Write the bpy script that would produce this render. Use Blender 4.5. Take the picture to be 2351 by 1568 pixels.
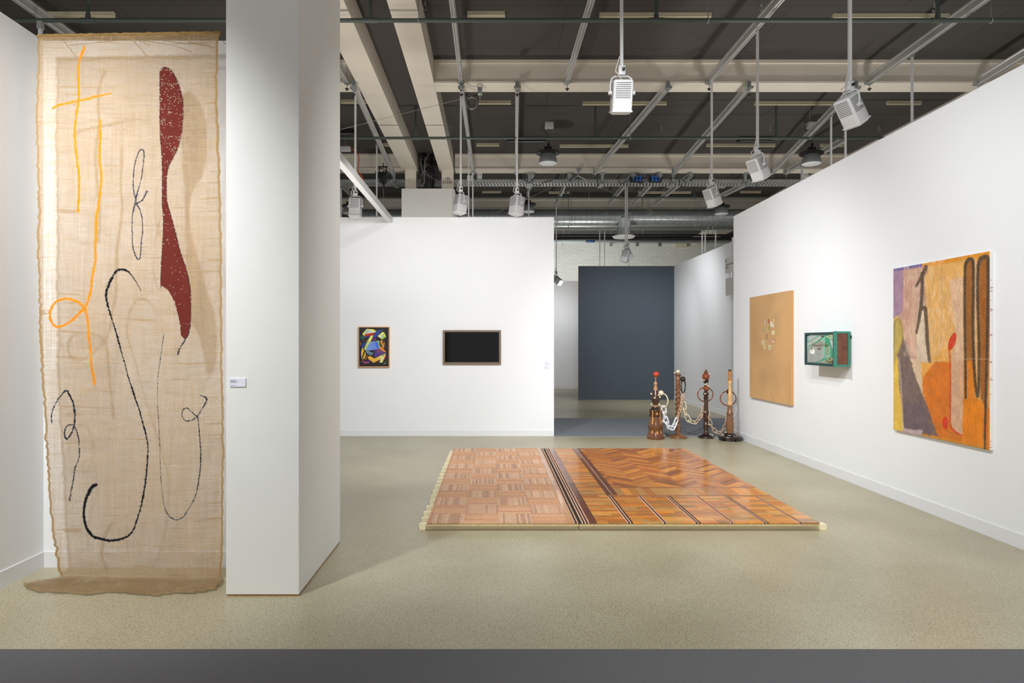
import bpy, bmesh, math, random
import numpy as np
from mathutils import Vector, Matrix

for o in list(bpy.data.objects):
    bpy.data.objects.remove(o)
SC = bpy.context.scene
COL = SC.collection
random.seed(7)
RNG = np.random.RandomState(11)

# ------------------------------------------------------------------ camera
# world frame: X right, Y into the hall, Z up, metres. The photograph's vanishing point
# lies at pixel (1131, 787), focal length 1500 px, lens 1.5 m above the floor.
VX, VY, F, HC = 1131.0, 787.0, 1500.0, 1.5
cam_d = bpy.data.cameras.new('camera')
cam_d.sensor_width = 36.0
cam_d.lens = 36.0 * F / 2351.0
cam_d.shift_x = (1175.5 - VX) / 2351.0
cam_d.shift_y = (VY - 784.0) / 2351.0
cam_d.clip_end = 200
cam = bpy.data.objects.new('camera', cam_d)
cam.location = (0, 0, HC)
cam.rotation_euler = (math.radians(90), 0, 0)
COL.objects.link(cam)
SC.camera = cam

# ------------------------------------------------------------------ world and exposure
w = bpy.data.worlds.new('hall_air')
SC.world = w
w.use_nodes = True
w.node_tree.nodes['Background'].inputs[0].default_value = (1.0, 0.97, 0.92, 1)
w.node_tree.nodes['Background'].inputs[1].default_value = 1.0
SC.view_settings.view_transform = 'Standard'
SC.view_settings.look = 'None'
SC.view_settings.exposure = 0.0
SC.view_settings.gamma = 1.0
SC.view_settings.use_curve_mapping = False

# ------------------------------------------------------------------ hanging floods and added fill spots
# Spots in or near the hanging floods, some in rows outside the frame;
# unseen ones are added to brighten floor, walls and far booths.
def flood(name, loc, target, watts, angle=110, size=0.10, blend=1.0, color=(1.0, 0.975, 0.95)):
    d = bpy.data.lights.new(name, 'SPOT')
    d.energy = watts
    d.spot_size = math.radians(angle)
    d.spot_blend = blend
    d.shadow_soft_size = size
    d.color = color
    o = bpy.data.objects.new(name, d)
    o.location = loc
    o.rotation_euler = (Vector(target) - Vector(loc)).to_track_quat('-Z', 'Y').to_euler()
    COL.objects.link(o)
    return o

LIGHTS = [
    # loc, target, watts, angle
    ((-2.58, 1.75, 4.05), (-2.74, 4.3, 1.5), 640, 80),      # onto the burlap
    ((0.60, 1.30, 4.0), (3.85, 4.2, 0.5), 540, 120),        # right wall, near
    ((1.22, 6.22, 3.50), (0.4, 10.5, 0.6), 205, 115),       # centre wall
    ((0.9, 4.5, 4.0), (3.85, 6.8, 0.5), 270, 115),
    ((0.8, 7.2, 3.4), (3.85, 9.3, 0.6), 340, 120),
    ((-0.85, 6.4, 3.40), (-1.0, 10.5, 0.6), 270, 120),
    ((0.9, 3.0, 4.7), (0.4, 8.0, 0.0), 760, 88),          # added fill for floor and parquet
    ((2.2, 0.2, 4.3), (1.7, 2.2, 0.0), 190, 90),           # added fill, floor near the aisle
    ((-0.8, 0.6, 4.2), (-1.8, 2.5, 0.0), 130, 78),         # added fill, floor before the column
    ((3.3, 14.6, 3.60), (3.4, 17.2, 1.0), 160, 110),        # far blue partition
    ((2.9, 14.2, 3.70), (4.8, 15.2, 1.8), 170, 120),        # far right partition
    ((1.92, 19.1, 3.20), (0.8, 21.3, 1.6), 260, 130),       # far left partition
    ((2.4, 22.5, 3.6), (3.0, 28.0, 3.6), 1100, 150),        # brick end wall
    ((-3.5, 12.8, 3.6), (-3.0, 16.0, 1.5), 150, 140),       # neighbouring booth
    # unseen upward fill spots, added to brighten the roof steel
    ((5.6, 4.0, 0.9), (4.6, 4.2, 6.0), 330, 140),
    ((5.6, 9.0, 0.9), (4.6, 9.2, 6.0), 380, 140),
    ((-2.4, 7.6, 0.9), (-2.0, 7.8, 6.0), 340, 140),
    ((-4.4, 3.6, 0.9), (-3.8, 4.5, 6.0), 250, 140),
    ((1.2, -2.6, 0.9), (1.6, -0.6, 6.0), 200, 110),
    ((-0.6, 12.4, 0.9), (0.2, 12.9, 6.0), 340, 150),
    ((6.4, 14.5, 0.9), (5.6, 14.7, 6.0), 320, 150),
    ((3.2, 18.6, 0.9), (3.2, 18.8, 6.0), 260, 150),
]
for i, (l, t, p, a) in enumerate(LIGHTS):
    up = t[2] > 5
    flood('added_roof_fill' if up else 'flood_or_fill_lamp', l, t, p, a, size=0.3 if up else 0.10,
          color=(1.0, 0.965, 0.92) if up else (0.95, 0.98, 1.0))

# ------------------------------------------------------------------ materials
def srgb(r, g=None, b=None):
    if g is None: r, g, b = r
    f = lambda c: (c / 255.0) / 12.92 if c / 255.0 <= 0.04045 else ((c / 255.0 + 0.055) / 1.055) ** 2.4
    return (f(r), f(g), f(b))

def new_mat(name):
    m = bpy.data.materials.new(name)
    m.use_nodes = True
    nt = m.node_tree
    return m, nt, nt.nodes['Principled BSDF']

def mat(name, rgb, rough=0.6, metal=0.0, var=0.0, vscale=8.0, bump=0.0, bscale=60.0, coat=0.0, stretch=(1, 1, 1), emit=None):
    m, nt, b = new_mat(name)
    c = srgb(rgb)
    b.inputs['Base Color'].default_value = (*c, 1)
    b.inputs['Roughness'].default_value = rough
    b.inputs['Metallic'].default_value = metal
    b.inputs['Coat Weight'].default_value = coat
    tc = nt.nodes.new('ShaderNodeTexCoord')
    mp = nt.nodes.new('ShaderNodeMapping')
    mp.inputs['Scale'].default_value = stretch
    nt.links.new(tc.outputs['Object'], mp.inputs['Vector'])
    if var > 0:
        n = nt.nodes.new('ShaderNodeTexNoise')
        n.inputs['Scale'].default_value = vscale
        n.inputs['Detail'].default_value = 6
        nt.links.new(mp.outputs[0], n.inputs['Vector'])
        r = nt.nodes.new('ShaderNodeMapRange')
        r.inputs['From Min'].default_value = 0.3
        r.inputs['From Max'].default_value = 0.7
        r.inputs['To Min'].default_value = 1 - var
        r.inputs['To Max'].default_value = 1 + var
        nt.links.new(n.outputs['Fac'], r.inputs['Value'])
        mx = nt.nodes.new('ShaderNodeVectorMath')
        mx.operation = 'SCALE'
        mx.inputs[0].default_value = c
        nt.links.new(r.outputs[0], mx.inputs['Scale'])
        nt.links.new(mx.outputs[0], b.inputs['Base Color'])
    if bump > 0:
        n2 = nt.nodes.new('ShaderNodeTexNoise')
        n2.inputs['Scale'].default_value = bscale
        n2.inputs['Detail'].default_value = 3
        nt.links.new(mp.outputs[0], n2.inputs['Vector'])
        bp = nt.nodes.new('ShaderNodeBump')
        bp.inputs['Strength'].default_value = bump
        bp.inputs['Distance'].default_value = 0.003
        nt.links.new(n2.outputs['Fac'], bp.inputs['Height'])
        nt.links.new(bp.outputs[0], b.inputs['Normal'])
    if emit:
        b.inputs['Emission Color'].default_value = (*srgb(emit[0]), 1)
        b.inputs['Emission Strength'].default_value = emit[1]
    return m

def mat_attr(name, rough=0.5, grain=0.0, gscale=40.0, stretch=(1, 1, 1), bump=0.0, bscale=60, coat=0.0, bdist=0.003):
    """material whose colour is the per-vertex / per-strip colour attribute 'Col'"""
    m, nt, b = new_mat(name)
    at = nt.nodes.new('ShaderNodeAttribute')
    at.attribute_name = 'Col'
    b.inputs['Roughness'].default_value = rough
    b.inputs['Coat Weight'].default_value = coat
    b.inputs['Coat Roughness'].default_value = 0.12
    src = at.outputs['Color']
    tc = nt.nodes.new('ShaderNodeTexCoord')
    mp = nt.nodes.new('ShaderNodeMapping')
    mp.inputs['Scale'].default_value = stretch
    nt.links.new(tc.outputs['Object'], mp.inputs['Vector'])
    if grain > 0:
        n = nt.nodes.new('ShaderNodeTexNoise')
        n.inputs['Scale'].default_value = gscale
        n.inputs['Detail'].default_value = 5
        nt.links.new(mp.outputs[0], n.inputs['Vector'])
        r = nt.nodes.new('ShaderNodeMapRange')
        r.inputs['From Min'].default_value = 0.3
        r.inputs['From Max'].default_value = 0.7
        r.inputs['To Min'].default_value = 1 - grain
        r.inputs['To Max'].default_value = 1 + grain
        nt.links.new(n.outputs['Fac'], r.inputs['Value'])
        mx = nt.nodes.new('ShaderNodeVectorMath')
        mx.operation = 'SCALE'
        nt.links.new(src, mx.inputs[0])
        nt.links.new(r.outputs[0], mx.inputs['Scale'])
        src = mx.outputs[0]
    nt.links.new(src, b.inputs['Base Color'])
    if bump > 0:
        n2 = nt.nodes.new('ShaderNodeTexNoise')
        n2.inputs['Scale'].default_value = bscale
        nt.links.new(mp.outputs[0], n2.inputs['Vector'])
        bp = nt.nodes.new('ShaderNodeBump')
        bp.inputs['Strength'].default_value = bump
        bp.inputs['Distance'].default_value = bdist
        nt.links.new(n2.outputs['Fac'], bp.inputs['Height'])
        nt.links.new(bp.outputs[0], b.inputs['Normal'])
    return m

M = {}
M['wall'] = mat('wall_white_paint', (236, 237, 238), 0.7, var=0.012, vscale=1.2, bump=0.05, bscale=250)
M['column'] = mat('column_white_paint', (226, 225, 220), 0.7, var=0.02, vscale=2.0, bump=0.10, bscale=220)
M['base'] = mat('skirting_white', (228, 228, 230), 0.55)
M['blue'] = mat('wall_slate_blue_paint', (68, 78, 88), 0.7, var=0.04, vscale=1.0, bump=0.05, bscale=200)
M['corr'] = mat('corridor_wall_paint', (222, 223, 225), 0.7)
M['black'] = mat('black_plastic', (22, 22, 23), 0.45)
M['blackmetal'] = mat('black_steel', (28, 29, 30), 0.35, metal=0.3)
M['cream'] = mat('cream_steel_paint', (222, 214, 200), 0.55, var=0.03, vscale=3.0)
M['batten'] = mat('batten_cream_enamel', (205, 197, 170), 0.5, var=0.04, vscale=5)
M['alu'] = mat('aluminium', (200, 200, 198), 0.3, metal=0.45)
M['aludark'] = mat('dull_aluminium', (150, 147, 140), 0.45, metal=0.6)
M['galv'] = mat('galvanised_steel', (172, 178, 178), 0.35, metal=0.6, var=0.10, vscale=5)
M['white_metal'] = mat('white_powder_coat', (206, 206, 206), 0.4)
M['lamp_grey'] = mat('reflector_grey', (150, 153, 155), 0.4, metal=0.5)
M['lens'] = mat('frosted_lens', (215, 220, 222), 0.5)
M['lit'] = mat('lit_lens', (255, 255, 255), 0.5, emit=((255, 252, 246), 14.0))
M['pipe'] = mat('green_grey_pipe_paint', (70, 80, 74), 0.5)
M['slot'] = mat('vent_slot_dark', (70, 70, 70), 0.8)
M['orange'] = mat('orange_cable', (214, 84, 30), 0.5)
M['cable'] = mat('off_white_cable', (205, 203, 195), 0.5)
M['bluesock'] = mat('blue_socket', (35, 105, 190), 0.4)
M['label'] = mat('card_white', (222, 222, 232), 0.6)
M['print'] = mat('grey_print', (120, 120, 126), 0.7)
M['oak'] = mat('light_oak_frame', (205, 152, 104), 0.45, var=0.08, vscale=30, stretch=(1, 1, 0.15))
M['greyoak'] = mat('grey_brown_frame', (118, 98, 78), 0.5, var=0.12, vscale=30, stretch=(0.2, 1, 1))
M['pine'] = mat('raw_pine', (236, 222, 186), 0.7, var=0.07, vscale=14, stretch=(0.15, 1, 1))
M['chip'] = mat('particleboard', (196, 176, 132), 0.8, var=0.3, vscale=160)
M['canvas_edge'] = mat('canvas_edge_white', (235, 232, 230), 0.8)

# floor: ground, speckled terrazzo-like concrete
def floor_mat():
    m, nt, b = new_mat('speckled_concrete')
    tc = nt.nodes.new('ShaderNodeTexCoord')
    def noise(scale, det):
        n = nt.nodes.new('ShaderNodeTexNoise')
        n.inputs['Scale'].default_value = scale
        n.inputs['Detail'].default_value = det
        nt.links.new(tc.outputs['Object'], n.inputs['Vector'])
        return n.outputs['Fac']
    def ramp(src, stops):
        r = nt.nodes.new('ShaderNodeValToRGB')
        e = r.color_ramp.elements
        e[0].position, e[0].color = stops[0][0], (*srgb(stops[0][1]), 1)
        e[1].position, e[1].color = stops[1][0], (*srgb(stops[1][1]), 1)
        for p, c in stops[2:]:
            q = e.new(p); q.color = (*srgb(c), 1)
        nt.links.new(src, r.inputs[0])
        return r.outputs[0]
    base = ramp(noise(1.1, 8), [(0.3, (172, 163, 136)), (0.7, (192, 184, 157))])
    fine = noise(130, 1)
    sp = ramp(fine, [(0.31, (84, 76, 62)), (0.42, (255, 255, 255))])
    v = nt.nodes.new('ShaderNodeTexVoronoi')
    v.inputs['Scale'].default_value = 110
    nt.links.new(tc.outputs['Object'], v.inputs['Vector'])
    spots = ramp(v.outputs['Distance'], [(0.14, (88, 82, 70)), (0.26, (255, 255, 255))])
    v2 = nt.nodes.new('ShaderNodeTexVoronoi')
    v2.inputs['Scale'].default_value = 130
    nt.links.new(tc.outputs['Object'], v2.inputs['Vector'])
    ag = ramp(v2.outputs['Color'], [(0.0, (225, 222, 214)), (1.0, (255, 255, 255))])
    def mul(a, c, f):
        x = nt.nodes.new('ShaderNodeMix')
        x.data_type = 'RGBA'; x.blend_type = 'MULTIPLY'
        x.inputs[0].default_value = f
        nt.links.new(a, x.inputs[6]); nt.links.new(c, x.inputs[7])
        return x.outputs[2]
    c = mul(mul(mul(base, sp, 0.75), spots, 0.55), ag, 0.9)
    nt.links.new(c, b.inputs['Base Color'])
    b.inputs['Roughness'].default_value = 0.33
    b.inputs['Specular IOR Level'].default_value = 0.45
    return m
M['floor'] = floor_mat()
M['carpet'] = mat('grey_carpet', (94, 93, 95), 0.95, var=0.10, vscale=220, bump=0.5, bscale=400)
M['carpet2'] = mat('grey_corridor_carpet', (126, 131, 138), 0.95, var=0.05, vscale=220, bump=0.4, bscale=400)

def ceiling_mat():
    m, nt, b = new_mat('dark_ceiling_panels')
    tc = nt.nodes.new('ShaderNodeTexCoord')
    br = nt.nodes.new('ShaderNodeTexBrick')
    br.offset = 0.5
    br.inputs['Color1'].default_value = (*srgb(69, 65, 62), 1)
    br.inputs['Color2'].default_value = (*srgb(66, 62, 59), 1)
    br.inputs['Mortar'].default_value = (*srgb(46, 43, 40), 1)
    br.inputs['Scale'].default_value = 1.0
    br.inputs['Mortar Size'].default_value = 0.006
    br.inputs['Brick Width'].default_value = 3.0
    br.inputs['Row Height'].default_value = 1.28
    nt.links.new(tc.outputs['Object'], br.inputs['Vector'])
    nt.links.new(br.outputs[0], b.inputs['Base Color'])
    b.inputs['Roughness'].default_value = 0.9
    return m
M['ceiling'] = ceiling_mat()

def brick_mat():
    m, nt, b = new_mat('white_painted_brick')
    tc = nt.nodes.new('ShaderNodeTexCoord')
    mp = nt.nodes.new('ShaderNodeMapping')
    mp.inputs['Rotation'].default_value = (math.radians(90), 0, 0)
    nt.links.new(tc.outputs['Object'], mp.inputs[0])
    br = nt.nodes.new('ShaderNodeTexBrick')
    br.inputs['Color1'].default_value = (*srgb(212, 212, 202), 1)
    br.inputs['Color2'].default_value = (*srgb(204, 204, 194), 1)
    br.inputs['Mortar'].default_value = (*srgb(182, 180, 168), 1)
    br.inputs['Scale'].default_value = 1.0
    br.inputs['Mortar Size'].default_value = 0.006
    br.inputs['Brick Width'].default_value = 0.3
    br.inputs['Row Height'].default_value = 0.1
    nt.links.new(mp.outputs[0], br.inputs['Vector'])
    nt.links.new(br.outputs[0], b.inputs['Base Color'])
    b.inputs['Roughness'].default_value = 0.7
    return m
M['brick'] = brick_mat()

# ------------------------------------------------------------------ mesh helpers
def P(px, py, Y):
    """world point seen at a pixel of the photograph, at distance Y"""
    return Vector(((px - VX) * Y / F, Y, HC - (py - VY) * Y / F))
def PX(px, Y): return (px - VX) * Y / F
def PZ(py, Y): return HC - (py - VY) * Y / F

def wloc(p):
    v = p.location.copy()
    while p.parent is not None:
        p = p.parent; v += p.location
    return v

class Mb:
    def __init__(s):
        s.v, s.f, s.m, s.c, s.sm = [], [], [], [], []
    def add(s, vs, fs, mi=0, col=None, smooth=False):
        o = len(s.v)
        s.v += [tuple(x) for x in vs]
        for f in fs:
            s.f.append(tuple(i + o for i in f)); s.m.append(mi); s.c.append(col); s.sm.append(smooth)
        return s
    def box(s, x0, x1, y0, y1, z0, z1, mi=0, col=None, mtx=None):
        vs = [Vector((x, y, z)) for z in (z0, z1) for y in (y0, y1) for x in (x0, x1)]
        if mtx is not None: vs = [mtx @ q for q in vs]
        return s.add(vs, [(0, 2, 3, 1), (4, 5, 7, 6), (0, 1, 5, 4), (2, 6, 7, 3), (0, 4, 6, 2), (1, 3, 7, 5)], mi, col)
    def bbox(s, c, size, bev=0.01, mtx=None, mi=0, seg=3, taper=None):
        """bevelled box; taper = (sx, sy) scale of the -Z end"""
        bm = bmesh.new()
        bmesh.ops.create_cube(bm, size=1.0)
        for q in bm.verts:
            q.co = Vector((q.co.x * size[0], q.co.y * size[1], q.co.z * size[2]))
            if taper and q.co.z < 0:
                q.co.x *= taper[0]; q.co.y *= taper[1]
        bmesh.ops.bevel(bm, geom=list(bm.edges), offset=bev, segments=seg, affect='EDGES', profile=0.5)
        bm.verts.index_update()
        vs = [q.co + Vector(c) for q in bm.verts]
        if mtx is not None: vs = [mtx @ q for q in vs]
        s.add(vs, [tuple(q.index for q in f.verts) for f in bm.faces], mi, None, True)
        bm.free()
        return s
    def tube(s, pts, r, seg=10, mi=0, closed=False, cap=True):
        pts = [Vector(p) for p in pts]
        n = len(pts)
        rr = r if hasattr(r, '__len__') else [r] * n
        vs = []; up = None
        for i, p in enumerate(pts):
            if closed: d = pts[(i + 1) % n] - pts[i - 1]
            else: d = pts[min(i + 1, n - 1)] - pts[max(i - 1, 0)]
            d.normalize()
            if up is None:
                up = Vector((0, 0, 1)) if abs(d.z) < 0.9 else Vector((1, 0, 0))
            a = d.cross(up)
            if a.length < 1e-5: a = d.cross(Vector((0, 1, 0)))
            a.normalize()
            b = a.cross(d).normalized()
            up = b
            for k in range(seg):
                t = 2 * math.pi * k / seg
                vs.append(p + a * (math.cos(t) * rr[i]) + b * (math.sin(t) * rr[i]))
        fs = []
        for i in range(n if closed else n - 1):
            j = (i + 1) % n
            for k in range(seg):
                l = (k + 1) % seg
                fs.append((i * seg + k, i * seg + l, j * seg + l, j * seg + k))
        if cap and not closed:
            fs.append(tuple(range(seg))[::-1]); fs.append(tuple((n - 1) * seg + k for k in range(seg)))
        return s.add(vs, fs, mi, None, True)
    def lathe(s, prof, c=(0, 0, 0), seg=32, mi=0, fn=None, mtx=None):
        """prof: list of (radius, z); fn(theta, z, r) -> (radius factor, twist, offset)"""
        vs = []
        for (r, z) in prof:
            for k in range(seg):
                t = 2 * math.pi * k / seg
                R = r if fn is None else fn(t, z, r)
                vs.append(Vector((R * math.cos(t), R * math.sin(t), z)))
        if mtx is not None: vs = [mtx @ q for q in vs]
        vs = [q + Vector(c) for q in vs]
        n = len(prof)
        fs = []
        for i in range(n - 1):
            for k in range(seg):
                l = (k + 1) % seg
                fs.append((i * seg + k, i * seg + l, (i + 1) * seg + l, (i + 1) * seg + k))
        fs.append(tuple(range(seg))[::-1]); fs.append(tuple((n - 1) * seg + k for k in range(seg)))
        return s.add(vs, fs, mi, None, True)
    def sphere(s, c, r, seg=20, rings=12, mi=0):
        prof = [(max(r * math.sin(math.pi * i / rings), 1e-5), -r * math.cos(math.pi * i / rings)) for i in range(rings + 1)]
        return s.lathe(prof, c, seg, mi)
    def prism(s, poly, z0, z1, mi=0, col=None):
        n = len(poly)
        vs = [(x, y, z0) for x, y in poly] + [(x, y, z1) for x, y in poly]
        fs = [tuple(range(n))[::-1], tuple(range(n, 2 * n))] + [(i, (i + 1) % n, n + (i + 1) % n, n + i) for i in range(n)]
        return s.add(vs, fs, mi, col)
    def extr(s, prof, p0, p1, mi=0):
        """extrude profile [(side, up)] along p0->p1 (horizontal runs)"""
        p0, p1 = Vector(p0), Vector(p1)
        d = (p1 - p0).normalized()
        sd = d.cross(Vector((0, 0, 1))).normalized()
        n = len(prof)
        vs = [p + sd * a + Vector((0, 0, b)) for p in (p0, p1) for a, b in prof]
        fs = [tuple(range(n)), tuple(range(n, 2 * n))[::-1]] + [(i, n + i, n + (i + 1) % n, (i + 1) % n) for i in range(n)]
        return s.add(vs, fs, mi)
    def build(s, name, mats, parent=None, origin=None):
        me = bpy.data.meshes.new(name)
        V = np.array(s.v, dtype=float)
        if origin is None:
            if parent is not None: origin = wloc(parent)
            else:
                lo, hi = V.min(0), V.max(0)
                origin = Vector(((lo[0] + hi[0]) / 2, (lo[1] + hi[1]) / 2, lo[2]))
        V = V - np.array(origin)
        me.from_pydata(V.tolist(), [], s.f)
        if not isinstance(mats, (list, tuple)): mats = [mats]
        for m_ in mats: me.materials.append(m_)
        me.polygons.foreach_set('material_index', s.m)
        me.polygons.foreach_set('use_smooth', s.sm)
        if any(c is not None for c in s.c):
            at = me.color_attributes.new('Col', 'FLOAT_COLOR', 'CORNER')
            arr = []
            for f, c in zip(s.f, s.c):
                c = c or (0.5, 0.5, 0.5)
                arr += [c[0], c[1], c[2], 1.0] * len(f)
            at.data.foreach_set('color', arr)
        me.update()
        if any(s.sm):
            try: me.set_sharp_from_angle(angle=math.radians(40))
            except Exception: pass
        o = bpy.data.objects.new(name, me)
        COL.objects.link(o)
        if parent is not None:
            o.parent = parent
            o.location = Vector(origin) - wloc(parent)
        else:
            o.location = origin
        return o

def tag(o, label=None, cat=None, group=None, kind=None):
    if label: o['label'] = label
    if cat: o['category'] = cat
    if group: o['group'] = group
    if kind: o['kind'] = kind
    return o
def thing(name, loc, label, cat, group=None):
    o = bpy.data.objects.new(name, None)
    o.empty_display_size = 0.1
    o.location = loc
    COL.objects.link(o)
    bpy.context.view_layer.update()
    return tag(o, label, cat, group)
def struct(name, mb, m, label=None):
    o = mb.build(name, m)
    return tag(o, label or name.replace('_', ' '), 'structure', None, 'structure')
def B(*a, **k): return Mb().box(*a, **k)

def grid_mesh(name, pts, cols, nx, ny, material, parent, origin=None, alpha=None):
    """pts (ny*nx,3), cols (ny*nx,3) linear"""
    me = bpy.data.meshes.new(name)
    origin = np.array(parent.location if origin is None else origin)
    V = (pts - origin).astype(np.float32)
    idx = np.arange(nx * ny).reshape(ny, nx)
    q = np.stack([idx[:-1, :-1], idx[:-1, 1:], idx[1:, 1:], idx[1:, :-1]], -1).reshape(-1, 4)
    me.vertices.add(len(V)); me.vertices.foreach_set('co', V.ravel())
    me.loops.add(q.size); me.loops.foreach_set('vertex_index', q.ravel().astype(np.int32))
    me.polygons.add(len(q))
    me.polygons.foreach_set('loop_start', (np.arange(len(q)) * 4).astype(np.int32))
    me.polygons.foreach_set('loop_total', np.full(len(q), 4, np.int32))
    me.update(calc_edges=True)
    me.polygons.foreach_set('use_smooth', np.ones(len(q), bool))
    at = me.color_attributes.new('Col', 'FLOAT_COLOR', 'POINT')
    a = np.ones((len(V), 4), np.float32)
    a[:, :3] = cols
    if alpha is not None: a[:, 3] = alpha
    at.data.foreach_set('color', a.ravel())
    me.materials.append(material)
    me.validate()
    o = bpy.data.objects.new(name, me)
    COL.objects.link(o)
    o.parent = parent
    return o

# ---- numpy painting tools (all in photograph pixels) ----
def lin(c):
    c = np.asarray(c, float) / 255.0
    return np.where(c <= 0.04045, c / 12.92, ((c + 0.055) / 1.055) ** 2.4)
def vnoise(x, y, seed=0):
    r = np.random.RandomState(seed).rand(256, 256)
    xi = np.floor(x).astype(int); yi = np.floor(y).astype(int)
    fx = x - xi; fy = y - yi
    fx = fx * fx * (3 - 2 * fx); fy = fy * fy * (3 - 2 * fy)
    g = lambda i, j: r[i % 256, j % 256]
    return (g(xi, yi) * (1 - fx) + g(xi + 1, yi) * fx) * (1 - fy) + (g(xi, yi + 1) * (1 - fx) + g(xi + 1, yi + 1) * fx) * fy
def inpoly(x, y, poly):
    res = np.zeros(x.shape, bool)
    n = len(poly)
    for i in range(n):
        x0, y0 = poly[i]; x1, y1 = poly[(i + 1) % n]
        if y0 == y1: continue
        c = ((y0 > y) != (y1 > y)) & (x < (x1 - x0) * (y - y0) / (y1 - y0) + x0)
        res ^= c
    return res
def smooth_path(pts, sub=6):
    """Catmull-Rom through pts (tuples of any length)"""
    p = np.array(pts, float)
    out = []
    for i in range(len(p) - 1):
        a = p[max(i - 1, 0)]; b = p[i]; c = p[i + 1]; d = p[min(i + 2, len(p) - 1)]
        for k in range(sub):
            t = k / sub
            out.append(0.5 * ((2 * b) + (-a + c) * t + (2 * a - 5 * b + 4 * c - d) * t * t + (-a + 3 * b - 3 * c + d) * t ** 3))
    out.append(p[-1])
    return np.array(out)
def stroke_d(x, y, path, sub=6):
    """signed (distance - radius) to a stroke [(x, y, radius)]"""
    p = smooth_path(path, sub)
    best = np.full(x.shape, 1e9)
    for i in range(len(p) - 1):
        ax, ay, ar = p[i]; bx, by, br = p[i + 1]
        R = max(ar, br) + 14
        mk = (x > min(ax, bx) - R) & (x < max(ax, bx) + R) & (y > min(ay, by) - R) & (y < max(ay, by) + R)
        if not mk.any(): continue
        X = x[mk]; Y = y[mk]
        dx, dy = bx - ax, by - ay
        L = dx * dx + dy * dy + 1e-9
        t = np.clip(((X - ax) * dx + (Y - ay) * dy) / L, 0, 1)
        d = np.hypot(X - ax - t * dx, Y - ay - t * dy) - (ar + (br - ar) * t)
        best[mk] = np.minimum(best[mk], d)
    return best

# ================================================================== SETTING
H = 3.52          # partition height
HZ = 6.0          # ceiling
HG = 5.63         # underside of the steel
struct('floor', B(-22, 24, -9, 29, -0.1, 0.0), M['floor'], 'speckled beige concrete floor')
struct('ceiling', B(-22, 24, -9, 29, HZ, HZ + 0.1), M['ceiling'], 'dark grey ceiling of panels')
struct('wall_back_left', B(-3.15, -1.56, 4.369, 4.469, 0, H), M['wall'], 'white partition behind the burlap')
struct('wall_left', B(-3.10, -3.003, -2.0, 4.369, 0, H), M['wall'], 'white partition at the left edge')
struct('wall_back_center', B(-3.2, 0.987, 10.514, 10.66, 0, H), M['wall'], 'white partition with two framed works')
struct('wall_right', B(3.85, 3.97, -1.0, 10.44, 0, H), M['wall'], 'long white partition on the right')
struct('wall_far_blue', B(2.27, 4.78, 17.2, 17.32, 0, H), M['blue'], 'slate blue partition')
struct('wall_far_right', B(4.78, 4.90, 13.05, 17.3, 0, H), M['corr'], 'white partition right of the blue one')
struct('wall_far_left', B(-2.0, 2.9, 21.3, 21.42, 0, H), M['wall'], 'white partition far behind the gap')
struct('wall_brick', B(-12, 24, 28.0, 28.2, 0, HZ), M['brick'], 'white painted brick end wall')
struct('baseboard_left', B(-3.003, -2.995, -2.0, 4.361, 0, 0.105), M['base'])
struct('baseboard_back_left', B(-2.995, -1.58, 4.361, 4.369, 0, 0.105), M['base'])
struct('baseboard_right', B(3.842, 3.85, -1.0, 10.44, 0, 0.105), M['base'])
struct('baseboard_back_center', B(-3.2, 0.987, 10.506, 10.514, 0, 0.09), M['base'])
struct('baseboard_far_right', B(4.772, 4.78, 13.05, 17.2, 0, 0.1), M['base'])
struct('baseboard_far_left', B(-2.0, 2.9, 21.292, 21.3, 0, 0.1), M['base'])
struct('baseboard_far_blue', B(2.27, 4.772, 17.192, 17.2, 0, 0.1), M['blue'])
# carpets of the aisles
tag(B(-2.99, 3.83, -6, 3.187, 0.0, 0.006).build('aisle_carpet', M['carpet']), 'dark grey aisle carpet across the bottom of the picture', 'carpet')
tag(B(0.99, 4.77, 10.47, 12.99, 0.0, 0.006).build('aisle_carpet', M['carpet2']), 'lighter grey carpet strip in the gap behind the wooden posts', 'carpet')

# the near column, boxed in and painted
mb = Mb().box(-1.577, -1.147, 3.866, 4.91, 0.012, 5.16)
mb.box(-1.573, -1.151, 3.870, 4.906, 0, 0.012, mi=1)
o = mb.build('boxed_column', [M['column'], mat('bare_board_edge', (150, 112, 66), 0.9)])
tag(o, 'square white boxed column beside the burlap hanging', 'column')

# far column: cladding with twin steel posts
t = thing('boxed_column', (-1.53, 15.9, 0), 'low grey column box behind the centre partition carrying two cream posts', 'column')
mb = Mb().prism([(-2.146, 15.4), (-0.96, 15.4), (-0.90, 15.5), (-0.90, 16.6), (-2.146, 16.6)], 0, PZ(433, 15.4))
mb.build('cladding', M['column'], t)
for x0, x1 in ((PX(930, 15.6), PX(955, 15.6)), (PX(1014, 15.6), PX(1040, 15.6))):
    post = B(x0, x1, 15.6, 15.95, PZ(433, 15.4), HG).build('steel_post', M['cream'], t)
def text_obj(txt, size, loc, rot, m, parent, name='lettering', depth=0.0015, align='CENTER', xs=1.0):
    cu = bpy.data.curves.new(name, 'FONT')
    cu.body = txt; cu.size = size; cu.extrude = depth; cu.align_x = align; cu.align_y = 'CENTER'
    tmp = bpy.data.objects.new('tmp', cu)
    me = bpy.data.meshes.new_from_object(tmp)
    bpy.data.objects.remove(tmp)
    me.materials.clear(); me.materials.append(m)
    o = bpy.data.objects.new(name, me)
    COL.objects.link(o)
    o.parent = parent
    o.location = Vector(loc) - wloc(parent)
    o.rotation_euler = rot
    o.scale = (xs, 1, 1)
    return o
lt = text_obj('133\n212.65', 0.085, P(1027, 414.5, 15.595), (math.radians(90), 0, 0), M['black'], post, 'number', align='CENTER')

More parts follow.
